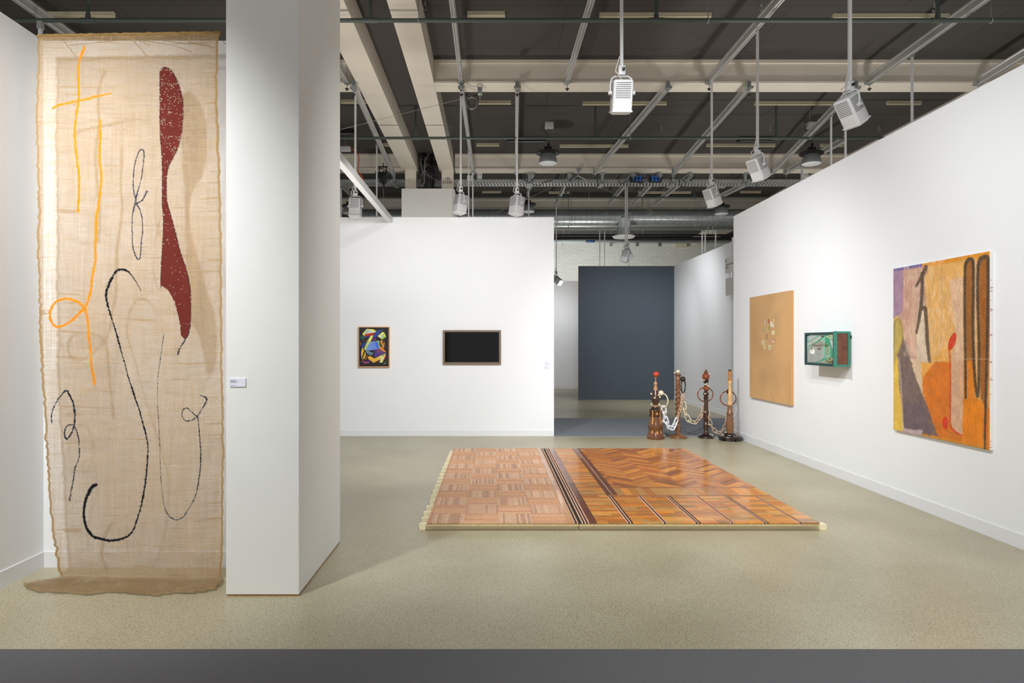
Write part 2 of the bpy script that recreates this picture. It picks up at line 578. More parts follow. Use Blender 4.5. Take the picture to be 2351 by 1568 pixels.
# twin girders that run down the hall, and their right-hand pair
def girder(x0, x1, label):
    mb = Mb().box(x0, x1, 0.3, 15.98, HG, HG + 0.05)
    mb.box(x0, x1, 0.3, 15.98, HG + 0.05, HZ)
    return tag(mb.build('steel_girder', M['cream']), label, 'girder', 'steel girders along the hall')
girder(-2.164, -1.797, 'left of the two wide cream girders ending on the far twin posts')
girder(-1.278, -0.933, 'right of the two wide cream girders ending on the far twin posts')
tag(B(8.5, 8.87, 0.3, 27.9, HG, HZ).build('steel_girder', M['cream']), 'cream girder running just above the top of the right partition', 'girder', 'steel girders along the hall')

# cross beams
def cross_beam(Y, x0, x1, label):
    z0, z1 = HG, HZ
    prof = [(0.0, z0), (0.38, z0), (0.38, z0 + 0.03), (0.21, z0 + 0.03), (0.21, z1 - 0.05), (0.38, z1 - 0.05), (0.38, z1),
            (0.0, z1), (0.0, z1 - 0.05), (0.03, z1 - 0.055), (0.03, z0 + 0.03), (0.0, z0 + 0.03)]
    n = len(prof)
    vs = [(x, Y + a, b) for x in (x0, x1) for a, b in prof]
    fs = [tuple(range(n)), tuple(range(n, 2 * n))[::-1]] + [(i, n + i, n + (i + 1) % n, (i + 1) % n) for i in range(n)]
    o = Mb().add(vs, fs).build('cross_beam', M['cream'])
    tag(o, label, 'beam', 'cream cross beams under the ceiling')
Y1, Y2, Y3 = 10.38, 15.55, 20.35
cross_beam(Y1, -0.93, 8.49, 'nearest white-edged cross beam between the girders and the right partition')
cross_beam(Y1, -12, -2.17, 'nearest cross beam left of the wide girders')
cross_beam(Y2 , -0.90, 8.49, 'second cross beam, just above the perforated cable tray')
cross_beam(Y2 , -12, -2.17, 'second cross beam left of the wide girders, behind the black hoist')
cross_beam(Y3, -12, 8.49, 'farthest cross beam, just above the round duct')

# green pipes across
def pipe(Y, py, r, risers, label):
    z = PZ(py, Y)
    t = thing('sprinkler_pipe', (0, Y, z), label, 'pipe', 'green pipes across the hall')
    Mb().tube([(-13, Y, z), (16, Y, z)], r, 14).build('pipe_run', M['pipe'], t)
    for px in risers:
        x = PX(px, Y)
        mb = Mb().tube([(x, Y, z), (x, Y, z + 0.06), (x, Y, z + 0.1), (x, Y, HZ)], [r * 1.15, r * 1.15, r * 0.8, r * 0.8], 12)
        mb.tube([(x - 0.09, Y, z), (x + 0.09, Y, z)], r * 1.25, 14)
        mb.tube([(x, Y, z + 0.2), (x, Y, z + 0.26)], r * 1.0, 12)
        mb.build('riser', M['pipe'], t)
    return t
def hanger(px, Y, py, parent):
    x, z = PX(px, Y), PZ(py, Y)
    mb = Mb().tube([(x, Y, z + 0.04), (x, Y, HZ)], 0.005, 6)
    mb.tube([(x, Y + 0.034 * math.sin(a), z + 0.034 * math.cos(a)) for a in [k * math.pi / 6 for k in range(12)]], 0.006, 6, closed=True)
    mb.build('hanger', M['galv'], parent)
g1 = pipe(8.1, 47, 0.027, [202, 851, 1507, 2153], 'nearest green pipe crossing the whole ceiling near the top edge')
for px in (961, 1625, 2275): hanger(px, 8.1, 47, g1)
g2 = pipe(12.4, 317, 0.026, [954, 1367, 1782], 'second green pipe crossing in front of the high-bay lamps')
for px in (1024, 1447, 1859): hanger(px, 12.4, 317, g2)
g3 = pipe(17.4, 453.5, 0.026, [1299, 1593], 'farthest green pipe, just above the round duct')
hanger(1352, 17.4, 453.5, g3)

# ------------------------------------------------------------------ ceiling battens
def batten(x0, x1, py, label, two=True):
    Y = 4.455 * F / (VY - py)
    X0, X1 = PX(x0, Y), PX(x1, Y)
    t = thing('ceiling_batten', ((X0 + X1) / 2, Y, HZ - 0.06), label, 'ceiling batten', 'cream ceiling battens')
    mb = Mb().box(X0 + 0.01, X1 - 0.01, Y - 0.022, Y + 0.022, HZ - 0.045, HZ)
    mb.box(X0 + 0.01, X1 - 0.01, Y - 0.03, Y - 0.012, HZ - 0.06, HZ - 0.045)
    mb.box(X0 + 0.01, X1 - 0.01, Y + 0.012, Y + 0.03, HZ - 0.06, HZ - 0.045)
    mb.build('housing', M['batten'], t)
    for a, b in ((X0, X0 + 0.012), (X1 - 0.012, X1)):
        B(a, b, Y - 0.032, Y + 0.032, HZ - 0.062, HZ).build('end_cap', M['batten'], t)
batten(107, 262, 36, 'cream ceiling batten above the top left of the burlap')
batten(1073, 1159, 35, 'short cream batten above the nearest pipe, right of the wide girders')
batten(1376, 1632, 38, 'long cream batten above the nearest pipe behind the tall lamp pole')
batten(1912, 2177, 40, 'long cream batten above the nearest pipe at the top right')
batten(783, 842, 235, 'cream batten just past the nearest cross beam, left of the wide girders')
batten(1099, 1173, 237, 'short cream batten below the steel wire clamp')
batten(1338, 1530, 239, 'long cream batten behind the frontmost hanging floodlight')
batten(1733, 1918, 239, 'long cream batten left of the tilted floodlight by the right partition')
batten(2037, 2114, 238, 'short cream batten nearest to the right partition top, behind a thin pole')
batten(870, 897, 334, 'tiny cream batten beside the left wide girder, past the second pipe')
batten(1094, 1146, 334, 'short cream batten past the second pipe, left of the high-bay lamp')
batten(1285, 1442, 337, 'cream batten right of the left high-bay lamp')
batten(1622, 1779, 335, 'cream batten left of the floodlight on the long central-right pole')
batten(1884, 1936, 335, 'short cream batten right of the high-bay lamp above the right partition')
batten(1107, 1151, 442, 'small cream batten under the cable tray right of the post numbers')
batten(1260, 1307, 443, 'small cream batten under the middle of the cable tray')
batten(1466, 1586, 443, 'cream batten under the cable tray right of the twin poles')
batten(1700, 1746, 442, 'small cream batten under the right end of the cable tray')

# ------------------------------------------------------------------ aluminium rails
RP = [(-0.022, 0), (-0.010, 0), (-0.010, 0.02), (0.010, 0.02), (0.010, 0), (0.022, 0), (0.030, 0.012), (0.030, 0.03), (0.020, 0.036), (0.020, 0.10),
      (0.030, 0.108), (0.030, 0.13), (-0.030, 0.13), (-0.030, 0.108), (-0.020, 0.10), (-0.020, 0.036), (-0.030, 0.03), (-0.030, 0.012)]
HR = 5.575
def rail(xa, ya, xb, yb, label, clamp=(1,), z=HR):
    t = thing('lighting_rail', ((xa + xb) / 2, (ya + yb) / 2, z), label, 'rail', 'aluminium rails hung from the beams')
    Mb().extr(RP, (xa, ya, z), (xb, yb, z)).build('profile', M['alu'], t)
    d = 1 if yb > ya else -1
    for e in clamp:
        x, y = ((xa, ya - 0.04 * d), (xb, yb + 0.04 * d))[e]
        mb = Mb().box(x - 0.055, x + 0.055, y - 0.04, y + 0.05, z + 0.022, z + 0.052)
        mb.box(x - 0.03, x + 0.03, y, y + 0.10, z + 0.03, HG + 0.002)
        mb.box(x - 0.02, x + 0.02, y - 0.1, y + 0.02, z - 0.01, z + 0.03)
        c = mb.build('end_clamp', M['galv'], t)
        k = Mb().tube([(x, y, z + 0.02), (x, y, z - 0.07)], 0.006, 8)
        k.lathe([(0.012, -0.03), (0.016, -0.012), (0.03, -0.006), (0.034, 0.0), (0.02, 0.006)], (x, y, z - 0.07), 14, 1)
        ko = k.build('clamp_knob', [M['galv'], M['black']], c)
rail(-0.475, 0.6, -0.499, 10.26, 'near rail just right of the wide girders')
rail(1.25, 0.6, 1.175, 10.26, 'near rail left of the frontmost hanging floodlight')
rail(3.56, 0.6, 3.415, 10.26, 'near rail carrying the two central-right lamp poles')
rail(5.78, 0.6, 5.94, 10.26, 'near rail right of centre that meets the beam above the tilted floodlight')
rail(7.2, 5.0, 7.69, 10.3, 'near rail at the right edge above the right partition')
rail(-2.296, 0.6, -2.296, 10.26, 'near rail whose end shows beside the near column')
rail(-5.75, 0.6, -5.68, 10.26, 'near rail at the top left corner above the left partition')
HR2 = 5.49
HR3 = 5.51
def rail2(xa, ya, xb, yb, label, clamp=(0, 1)): rail(xa, ya, xb, yb, label, clamp, HR2)
def rail3(xa, ya, xb, yb, label, clamp=(0,)): rail(xa, ya, xb, yb, label, clamp, HR3)
rail2(-2.19, 10.35, -2.38, 15.45, 'middle rail left of the wide girders')
rail2(-0.493, 10.35, -0.464, 15.45, 'middle rail right of the wide girders, behind a lamp pole')
rail2(0.389, 10.35, 0.56, 15.45, 'middle rail hidden lengthways behind the pole at the centre partition edge')
rail2(2.769, 10.35, 2.43, 15.45, 'middle rail running down to the right of the left high-bay lamp')
rail2(4.05, 10.35, 4.30, 15.45, 'middle rail crossing behind the long central-right pole')
rail2(5.74, 10.35, 6.63, 15.45, 'middle rail passing the high-bay lamp by the right partition')
rail2(7.02, 13.0, 6.96, 15.45, 'middle rail end peeking over the right partition', (1,))
rail3(3.41, 15.85, 3.41, 19.3, 'far rail above the twin thin poles', (0,))
rail3(4.05, 15.85, 4.12, 19.3, 'far rail right of the twin thin poles', (0,))
rail3(4.80, 15.85, 4.75, 19.3, 'far rail left of the small tilted floodlight', (0,))
rail3(6.6, 15.85, 6.2, 19.3, 'far rail ending over the back corner of the right partition', (0,))
rail3(-3.90, 15.85, -3.90, 19.3, 'far rail behind the white lintel bar', (0,))
rail3(0.96, 15.85, 0.96, 18.0, 'far rail over the right part of the centre partition', (0,))
rail3(1.87, 15.85, 1.87, 19.3, 'far rail over the gap beside the centre partition', (0,))

# ------------------------------------------------------------------ floodlights on poles
def basis(a):
    a = Vector(a).normalized()
    s = a.cross(Vector((0, 0, 1)))
    if s.length < 0.05: s = Vector((1, 0, 0))
    s.normalize()
    n = s.cross(a).normalized()
    return a, s, n
def floodlight(x, Y, ptop, pbot, axis, label, lit=False, ps=1.0):
    """pole from height ptop down to pbot, housing pointing along axis"""
    t = thing('pole_floodlight', (x, Y, ptop), label, 'floodlight', 'white floodlights hanging on poles')
    r = 0.014 * ps
    B(x - r, x + r, Y - r, Y + r, pbot, ptop + 0.03).build('pole', M['white_metal'], t)
    cl = Mb().bbox((x, Y, pbot - 0.035), (0.065 * ps, 0.06 * ps, 0.09 * ps), 0.006).build('clamp', M['white_metal'], t)
    a, s, n = basis(axis)
    piv = Vector((x, Y, pbot - 0.08 - 0.16 * ps))
    L, W = 0.30 * ps, 0.185 * ps
    ctr = piv + a * (L * 0.12)
    # housing local frame: x = s, y = n, z = -a
    mtx = Matrix.Translation(ctr) @ Matrix((( s.x, n.x, -a.x, 0), (s.y, n.y, -a.y, 0), (s.z, n.z, -a.z, 0), (0, 0, 0, 1)))
    mb = Mb().bbox((0, 0, 0), (W, W * 0.95, L), 0.022 * ps, mtx)
    mb.bbox((0, 0, -L * 0.44), (W * 1.05, W * 1.0, L * 0.05), 0.006 * ps, mtx)
    # vent slots on the four long faces
    for k in range(9):
        z = L * 0.40 - k * L * 0.055
        for sy in (-1, 1):
            q = W * 0.475 * sy
            mb.box(-W * 0.22, W * 0.22, min(q, q + 0.001 * sy), max(q, q + 0.001 * sy), z - 0.0028, z + 0.0028, 1, mtx=mtx)
            q = W * 0.5 * sy
            mb.box(min(q, q + 0.001 * sy), max(q, q + 0.001 * sy), -W * 0.38, W * 0.38, z - 0.0028, z + 0.0028, 1, mtx=mtx)
            for sx in (-1, 1):
                q = W * 0.475 * sy
                mb.box(sx * W * 0.27 - 0.02 * ps, sx * W * 0.27 + 0.02 * ps, min(q, q + 0.001 * sy), max(q, q + 0.001 * sy), z - 0.0028, z + 0.0028, 1, mtx=mtx)
    hs = mb.build('housing', [M['white_metal'], M['slot']], t)
    lb = Mb().bbox((0, 0, -L * 0.495), (W * 0.8, W * 0.75, 0.012), 0.004, mtx)
    lb.build('lens', M['lit'] if lit else M['lens'], hs)
    # yoke
    top = Vector((x, Y, pbot - 0.085))
    w2 = W * 0.5 + 0.012 * ps
    pts = [piv - s * w2, piv - s * w2 + (top - piv) * 0.55, piv - s * w2 * 0.9 + (top - piv) * 0.85, piv - s * w2 * 0.6 + (top - piv),
           piv + s * w2 * 0.6 + (top - piv), piv + s * w2 * 0.9 + (top - piv) * 0.85, piv + s * w2 + (top - piv) * 0.55, piv + s * w2]
    yk = Mb().tube(pts, 0.008 * ps, 8).build('yoke', M['white_metal'], t)
    mb = Mb()
    for sg in (-1, 1):
        mb.tube([piv + s * sg * (W * 0.5), piv + s * sg * (w2 + 0.02 * ps)], 0.018 * ps, 12)
    mb.build('pivot', M['white_metal'], yk)
    Mb().tube([(x + 0.012, Y - 0.03 * ps, pbot - 0.03), (x + 0.012, Y - 0.055 * ps, pbot - 0.03)], 0.014 * ps, 14).build('knob', M['black'], cl)
    e = ctr - a * (L * 0.5)
    Mb().tube(smooth_path([tuple(Vector((x - 0.02, Y - 0.01, pbot + 0.1))), tuple(Vector((x - 0.06 * ps, Y - 0.02, pbot - 0.04))), tuple(e + Vector((-0.05 * ps, -0.02, 0.06 * ps))),
                           tuple(e + n * 0.02)], 5).tolist(), 0.005 * ps, 6).build('cable', M['cable'], t)
    return t
def floodpx(px, py_b, Y, ptop, axis, label, **k):
    """place by the pixel of the housing's lower end"""
    ps = k.get('ps', 1.0)
    a = Vector(axis).normalized()
    # height drop from pole bottom to housing end
    drop = (0.08 + 0.16 * ps) + abs(a.z) * 0.30 * ps * 0.62 + 0.02
    return floodlight(PX(px, Y), Y, ptop, PZ(py_b, Y) + drop, axis, label, **k)
floodpx(1427, 262, 6.13, HR, (0.0, 0.30, -1.0), 'frontmost floodlight on the tall pole, centre of the ceiling')
floodpx(1951, 288, 6.36, HR, (0.62, 0.25, -1.0), 'large tilted floodlight nearest the right partition')
floodpx(1739, 413, 8.45, HR, (0.50, 0.25, -1.0), 'tilted floodlight on the long pole right of centre')
floodpx(1634, 475, 10.17, HR, (0.42, 0.2, -1.0), 'small tilted floodlight left of the right partition top corner')
floodpx(1187, 497, 10.38, HR2, (-0.12, -0.1, -1.0), 'floodlight over the centre partition near its right end')
floodpx(1058, 494, 10.38, HR2, (-0.16, -0.1, -1.0), 'floodlight over the centre partition beside the column box')
floodpx(816, 503, 10.38, HR2, (0.0, -0.1, -1.0), 'floodlight over the left end of the centre partition')
floodpx(1436, 603, 16.6, HR3, (-0.25, 0.1, -1.0), 'left one of the far pair of lamps above the blue partition')
floodpx(1440, 597, 16.75, HR3, (0.55, 0.1, -1.0), 'right tilted one of the far pair of lamps above the blue partition')
floodpx(1277, 652, 19.2, HR3, (0.65, -0.5, -0.6), 'far lit floodlight shining beside the blue partition', lit=True)

# thin stays that hold partitions or carry unseen lamps
def stay(px, y0, y1, Y, label, w=0.026, z1=None):
    x = PX(px, Y)
    zt = PZ(y0, Y) if z1 is None else z1 + 0.01
    mb = Mb().box(x - w / 2, x + w / 2, Y - w / 2, Y + w / 2, PZ(y1, Y), zt)
    mb.box(x - w * 0.8, x + w * 0.8, Y - w * 0.8, Y + w * 0.8, zt - 0.05, zt, mi=1)
    tag(mb.build('stay_rod', [M['white_metal'], M['galv']]), label, 'rod', 'white rods down from the rails')
stay(2094, 125, 300, 9.24, 'white rod rightmost over the right partition', z1=HR)
stay(1908, 265, 400, 11.46, 'white rod left of the tilted near floodlight, over the right partition', z1=HR2)
stay(1941, 225, 380, 10.75, 'white rod directly below the tilted near floodlight', z1=HR2)
stay(1841, 380, 430, 14.72, 'short white rod over the right partition below the right high-bay lamp', 0.035, z1=HR2)
stay(865, 333, 496, 13.18, 'white rod behind the lintel bar left of the wide girders', z1=HR2)
stay(1076, 345, 500, 13.54, 'white rod just right of the column box', z1=HR2)
stay(1085.5, 398, 500, 15.2, 'thin far rod right of the column box', 0.03, z1=HR2)
stay(1214, 440, 500, 17.3, 'far rod beside the small high-bay lamp over the centre partition', 0.03, z1=HR3)
stay(1377, 530, 610, 17.25, 'far white rod left of the ceiling diffuser, over the blue partition', 0.022)
stay(1388, 530, 610, 17.25, 'far white rod second left of the ceiling diffuser', 0.022)
stay(1444, 552, 610, 17.25, 'far white rod right behind the pair of far lamps', 0.022)
stay(1612, 528, 583, 15.0, 'far white rod first left over the sloping far partition', 0.022)
stay(1619, 528, 578, 14.7, 'far white rod second over the sloping far partition', 0.022)
stay(1643, 528, 569, 14.0, 'far white rod last over the sloping far partition', 0.022)
stay(93, 50, 95, 4.42, 'short white post on the left end of the partition behind the burlap', 0.02)
stay(783, 430, 500, 16.8, 'white rod at the edge of the near column', 0.04, z1=HR3)

# white lintel bar of the neighbouring booth
tag(B(-1.685, -1.61, 4.95, 10.51, 3.43, H).build('lintel_bar', M['white_metal']), 'white lintel bar slanting from the near column to the centre partition', 'lintel')

# ------------------------------------------------------------------ high-bay lamps
def highbay(px, pyb, Y, label, box_px=None):
    x = PX(px, Y); zb = PZ(pyb, Y)
    t = thing('highbay_lamp', (x, Y, HZ), label, 'ceiling lamp', 'round high-bay lamps')
    R = 0.23
    prof = [(0.185, 0.0), (0.186, 0.02), (0.178, 0.08), (0.15, 0.17), (0.13, 0.19)]
    rf = Mb().lathe(prof, (x, Y, zb + 0.01), 36).build('reflector', M['lamp_grey'], t)
    Mb().lathe([(0.16, -0.012), (0.182, 0.0), (0.182, 0.012)], (x, Y, zb + 0.006), 36).build('lens', M['lens'], rf)
    Mb().lathe([(0.13, 0), (R, 0.01), (R, 0.035), (R * 0.9, 0.05), (0.1, 0.06), (0.09, 0.09)], (x, Y, zb + 0.19), 48,
               fn=lambda a, z, r: r * (1 + (0.03 if int(a / (2 * math.pi) * 48) % 2 else 0))).build('heat_sink', M['black'], t)
    mb = Mb().bbox((x, Y, zb + 0.31), (0.15, 0.1, 0.06), 0.01)
    mb.tube([(x, Y, zb + 0.33), (x + 0.03, Y, zb + 0.42)], 0.02, 8)
    mb.build('driver', M['blackmetal'], t)
    Mb().tube([(x, Y, zb + 0.34), (x, Y, HZ)], 0.003, 6).build('suspension_wire', M['galv'], t)
    Mb().bbox((x + 0.03, Y + 0.05, HZ - 0.06), (0.17, 0.13, 0.12), 0.008).build('junction_box', M['white_metal'], t)
    pts = smooth_path([(x - 0.07, Y, HZ - 0.07), (x - 0.13, Y, HZ - 0.12), (x - 0.09, Y, HZ - 0.2), (x - 0.01, Y, HZ - 0.26), (x, Y, zb + 0.36)], 5)
    Mb().tube(pts.tolist(), 0.006, 6).build('cable', M['black'], t)
highbay(1258, 376, 13.3, 'round high-bay lamp above the centre, right of the wide girders')
highbay(1863, 377, 13.3, 'round high-bay lamp above the right partition')
highbay(1656, 492, 18.45, 'far high-bay lamp behind the small tilted floodlight')
highbay(1212, 487, 18.45, 'far high-bay lamp half hidden over the centre partition')
highbay(802, 491, 18.45, 'far high-bay lamp showing beside the near column')

# black linear fittings on the ceiling
for px0, px1, py, lb in ((1168, 1250, 326, 'black bar fitting on the ceiling left of the high-bay lamp'),
                         (1697, 1776, 325, 'black bar fitting on the ceiling behind the central-right pole'),
                         (735, 811, 308, 'black bar fitting on the ceiling beside the near column')):
    Y = 4.40 * F / (VY - py)
    t = thing('bar_heater', (PX((px0 + px1) / 2, Y), Y, HZ - 0.1), lb, 'ceiling bar')
    Mb().prism([(PX(px0, Y) - 0.03, Y - 0.02), (PX(px0, Y), Y - 0.07), (PX(px1, Y), Y - 0.07), (PX(px1, Y) + 0.03, Y - 0.02), (PX(px1, Y) + 0.03, Y + 0.07), (PX(px0, Y) - 0.03, Y + 0.07)], HZ - 0.1, HZ - 0.03).build('casing', M['black'], t)
    B(PX(px0, Y), PX(px1, Y), Y - 0.06, Y - 0.03, HZ - 0.107, HZ - 0.1).build('grille', M['lamp_grey'], t)
    mb = Mb()
    for q in (0.2, 0.8):
        xx = PX(px0, Y) * (1 - q) + PX(px1, Y) * q
        mb.tube([(xx, Y, HZ - 0.03), (xx, Y, HZ)], 0.01, 6)
    mb.build('bracket', M['black'], t)

# ------------------------------------------------------------------ perforated cable tray under the second beam
t = thing('cable_tray', (2, 16.18, PZ(420, 16.0)), 'long perforated steel cable tray under the second cross beam', 'cable tray')
tz = PZ(420, 16.0)
for yy in (16.0, 16.36):
    mb = Mb().box(-5, 7.6, yy, yy + 0.006, tz, tz + 0.085)
    mb.build('side_rail', M['galv'], t)
mb = Mb().box(-5, 7.6, 16.0, 16.03, tz, tz + 0.004)
mb.box(-5, 7.6, 16.33, 16.366, tz, tz + 0.004)
x = -5
while x < 7.6:
    mb.add([(x, 16.03, tz), (x + 0.045, 16.03, tz), (x + 0.10, 16.33, tz), (x + 0.055, 16.33, tz), (x, 16.03, tz + 0.003), (x + 0.045, 16.03, tz + 0.003), (x + 0.10, 16.33, tz + 0.003), (x + 0.055, 16.33, tz + 0.003)],
           [(0, 3, 2, 1), (4, 5, 6, 7), (0, 1, 5, 4), (2, 3, 7, 6), (1, 2, 6, 5), (0, 4, 7, 3)])
    x += 0.08
mb.build('slotted_base', M['alu'], t)
mb = Mb(); x = -4.97
while x < 7.6:
    mb.box(x, x + 0.022, 15.998, 16.0, tz + 0.05, tz + 0.066); x += 0.07
o = mb.build('perforation', M['slot'], t)
for px in (905, 1215, 1383, 1546, 1711):
    x = PX(px, 15.95)
    mb = Mb().box(x - 0.03, x + 0.03, 15.93, 15.99, tz - 0.02, HG + 0.02)
    mb.box(x - 0.05, x + 0.05, 15.93, 16.4, tz - 0.03, tz - 0.004)
    mb.box(x - 0.06, x + 0.06, 15.80, 15.98, HG - 0.03, HG - 0.002)
    mb.build('hanger_bracket', M['galv'], t)

for px, lb in ((1461, 'black box with blue sockets on the cable tray, left of the pair'), (1505, 'black box with blue sockets on the cable tray, right of the pair')):
    Y = 15.945
    x, z = PX(px, Y), PZ(411, Y)
    t = thing('socket_box', (x, Y, z - 0.09), lb, 'socket box', 'blue socket boxes on the cable tray')
    cs_ = Mb().bbox((x, Y, z), (0.30, 0.10, 0.17), 0.012).build('case', M['black'], t)
    for i in range(3):
        for j in range(2):
            c = (x - 0.085 + 0.085 * i, Y - 0.06, z - 0.038 + 0.078 * j)
            Mb().lathe([(0.034, 0), (0.036, 0.01), (0.03, 0.02), (0.012, 0.024)], c, 18, mtx=Matrix.Rotation(math.radians(90), 4, 'X')).build('socket', M['bluesock'], cs_)
    Mb().tube(smooth_path([(x - 0.15, Y, z), (x - 0.24, Y, z - 0.05), (x - 0.38, Y, z - 0.12), (x - 0.42, Y + 0.05, z - 0.02)], 5).tolist(), 0.008, 6).build('cable', M['black'], t)
for px, py, lb in ((1078, 409, 'left white power box by the lamp pole right of the post numbers'), (1101, 403, 'right white power box on the cable tray'), (1849, 403, 'white power box by the right partition top')):
    Y = 15.955
    x, z = PX(px, Y), PZ(py, Y)
    t = thing('power_box', (x, Y, z - 0.06), lb, 'power box', 'white power boxes')
    Mb().bbox((x, Y, z), (0.12, 0.08, 0.12), 0.008).build('case', M['white_metal'], t)
    mb = Mb()
    for i in (-1, 1):
        for j in (-1, 1): mb.box(x + i * 0.02 - 0.01, x + i * 0.02 + 0.01, Y - 0.042, Y - 0.04, z + j * 0.02 - 0.01, z + j * 0.02 + 0.01)
    mb.build('socket', M['black'], t)
    B(x - 0.06, x + 0.06, Y - 0.005, Y + 0.005, z - 0.16, z - 0.055).build('bracket', M['galv'], t)

# white ballast box with orange cable, left of the girders
Y = 14.2
x, z = PX(793, Y), HZ - 0.28
t = thing('junction_box', (x, Y, z), 'white junction box with an orange cable left of the lintel bar', 'junction box')
bz = PZ(342, Y)
Mb().bbox((x, Y, bz), (0.22, 0.12, 0.10), 0.01).build('case', M['white_metal'], t)
Mb().tube([(x, Y, bz), (x, Y, HZ)], 0.008, 6).build('rod', M['galv'], t)
Mb().tube(smooth_path([tuple(P(802, 341, Y)), tuple(P(811, 343, Y)), tuple(P(820, 352, Y)), tuple(P(824, 362, Y)), tuple(P(823, 380, Y)), tuple(P(822, 393, Y)), tuple(P(829, 402, Y)), tuple(P(834, 412, Y))], 5).tolist(), 0.012, 8).build('orange_cable', M['orange'], t)

# black chain hoist hanging left of the girders
Y = 15.0
t = thing('chain_hoist', tuple(P(880, 385, Y)), 'black chain hoist with loops of cable left of the column box', 'hoist')
c = P(880, 408, Y)
mb = Mb().bbox(tuple(c), (0.17, 0.16, 0.24), 0.03)
mb.bbox(tuple(c + Vector((0.0, -0.02, 0.10))), (0.24, 0.12, 0.04), 0.01)
mb.build('motor_body', M['black'], t)
mb = Mb()
top = c + Vector((0, 0, 0.25))
for dx in (-0.09, 0.07): mb.tube([tuple(c + Vector((dx, 0, 0.1))), tuple(top + Vector((dx, 0, 0)))], 0.013, 8)
mb.tube([tuple(top + Vector((-0.12, 0, 0))), tuple(top + Vector((0.12, 0, 0)))], 0.016, 8)
mb.tube([tuple(top), (top.x, top.y, HG)], 0.01, 8)
mb.build('hanging_frame', M['blackmetal'], t)
for k, (dx, dz, rx, rz) in enumerate(((-0.06, 0.03, 0.11, 0.15), (0.07, 0.0, 0.12, 0.13), (-0.03, 0.08, 0.13, 0.1))):
    pts = [(c.x + dx + rx * math.cos(a), c.y - 0.1 - 0.01 * k, c.z + dz + rz * math.sin(a)) for a in [i * math.pi / 12 for i in range(24)]]
    Mb().tube(pts, 0.008, 6, closed=True).build('cable_loop', M['black'], t)
Mb().tube([tuple(c), tuple(P(880.5, 500, Y))], 0.004, 6).build('chain', M['galv'], t)
Mb().lathe([(0.012, -0.05), (0.03, 0.0), (0.03, 0.06), (0.012, 0.1)], tuple(P(881, 427, Y)), 12).build('hook_block', M['black'], t)

# dark bundle of cables and drain pipes between the far twin posts
t = thing('cable_bundle', tuple(P(985, 433, 15.7)), 'tangled black cables and pipes between the far twin posts', 'cables')
for px in (975, 981, 990, 996):
    Mb().tube([tuple(P(px, 434, 15.7)), tuple(P(px, 395, 15.7)), tuple(P(px - 6, 345, 15.6))], 0.022 if px != 990 else 0.045, 8).build('pipe', M['black'], t)
rr = random.Random(4)
for k in range(14):
    a = P(rr.uniform(965, 1000), rr.uniform(342, 352), 15.5); b = P(rr.uniform(960, 1008), rr.uniform(375, 400), 15.6); c2 = P(rr.uniform(958, 1010), rr.uniform(405, 432), 15.7)
    Mb().tube(smooth_path([tuple(a), tuple((a + b) / 2 + Vector((rr.uniform(-.1, .1), -.1, 0))), tuple(b), tuple(c2)], 5).tolist(), rr.choice((0.008, 0.012, 0.02)), 6).build('cable', M['black'] if k % 4 else M['aludark'], t)
for k in range(7):
    c = P(rr.uniform(968, 998), rr.uniform(350, 392), 15.65)
    Mb().bbox(tuple(c), (0.12, 0.1, rr.uniform(.12, .25)), 0.01).build('fitting', M['black'], t)

# steel wire with its clamp at the first beam, coil and swivel
t = thing('steel_wire', tuple(P(1102, 215, 10.6)), 'thin steel guy wire with a coil and clamp on the nearest cross beam', 'wire')
Mb().tube([tuple(P(1098, 217, 10.6)), tuple(P(760, 303, 10.6))], 0.0035, 6).build('strand', M['aludark'], t)
Mb().tube([tuple(P(1098, 217, 10.6)), tuple(P(1074, 225, 10.55))], 0.014, 8).build('grip', M['black'], t)
c = P(1083, 236, 10.5)
mb = Mb()
for k in range(3):
    mb.tube([(c.x + (0.085 + .004 * k) * math.cos(a), c.y + 0.02 * k, c.z + 0.095 * math.sin(a)) for a in [i * math.pi / 12 for i in range(24)]], 0.0035, 5, closed=True)
mb.build('coil', M['aludark'], t)
c = P(1102, 205, 10.45)
mb = Mb().box(c.x - 0.055, c.x + 0.055, c.y - 0.05, c.y + 0.05, c.z + 0.09, c.z + 0.12)
mb.tube([tuple(c + Vector((-.04, 0, .1))), tuple(c + Vector((-.03, 0, -.02)))], 0.008, 6)
mb.tube([tuple(c + Vector((.04, 0, .1))), tuple(c + Vector((.03, 0, -.02)))], 0.008, 6)
mb.bbox(tuple(c + Vector((0, 0, -.03))), (0.075, 0.06, 0.13), 0.015)
mb.tube([tuple(c + Vector((0, 0, -.1))), tuple(c + Vector((0, 0, -.16)))], 0.01, 6)
mb.build('beam_clamp', M['galv'], t)
# two far guy wires
for (a, b, Ya, Yb, lb) in (((1122, 497), (1280, 424), 10.58, 15.98, 'far guy wire rising from the centre partition to the tray'), ((1375, 428), (1560, 515), 16.0, 19.4, 'far guy wire falling right from the tray to the duct')):
    tag(Mb().tube([tuple(P(*a, Ya)), tuple(P(*b, Yb))], 0.005, 6).build('guy_wire', M['aludark']), lb, 'wire')
Y = 15.52
t = thing('swivel_clamp', tuple(P(1329, 402, Y)), 'clamp with a loop of black cable under the second cross beam', 'clamp')
c = P(1329, 396, Y)
mb = Mb().box(c.x - .05, c.x + .05, c.y - .04, c.y + .10, HG - .03, HG)
mb.tube([tuple(c), (c.x, c.y, HG - .02)], .012, 8)
mb.tube([tuple(c + Vector((0, 0, .08))), tuple(c + Vector((-.02, 0, -.08)))], .014, 8)
mb.tube([tuple(c + Vector((-.02, 0, -.08))), tuple(c + Vector((-.18, 0, -.17)))], .01, 6)
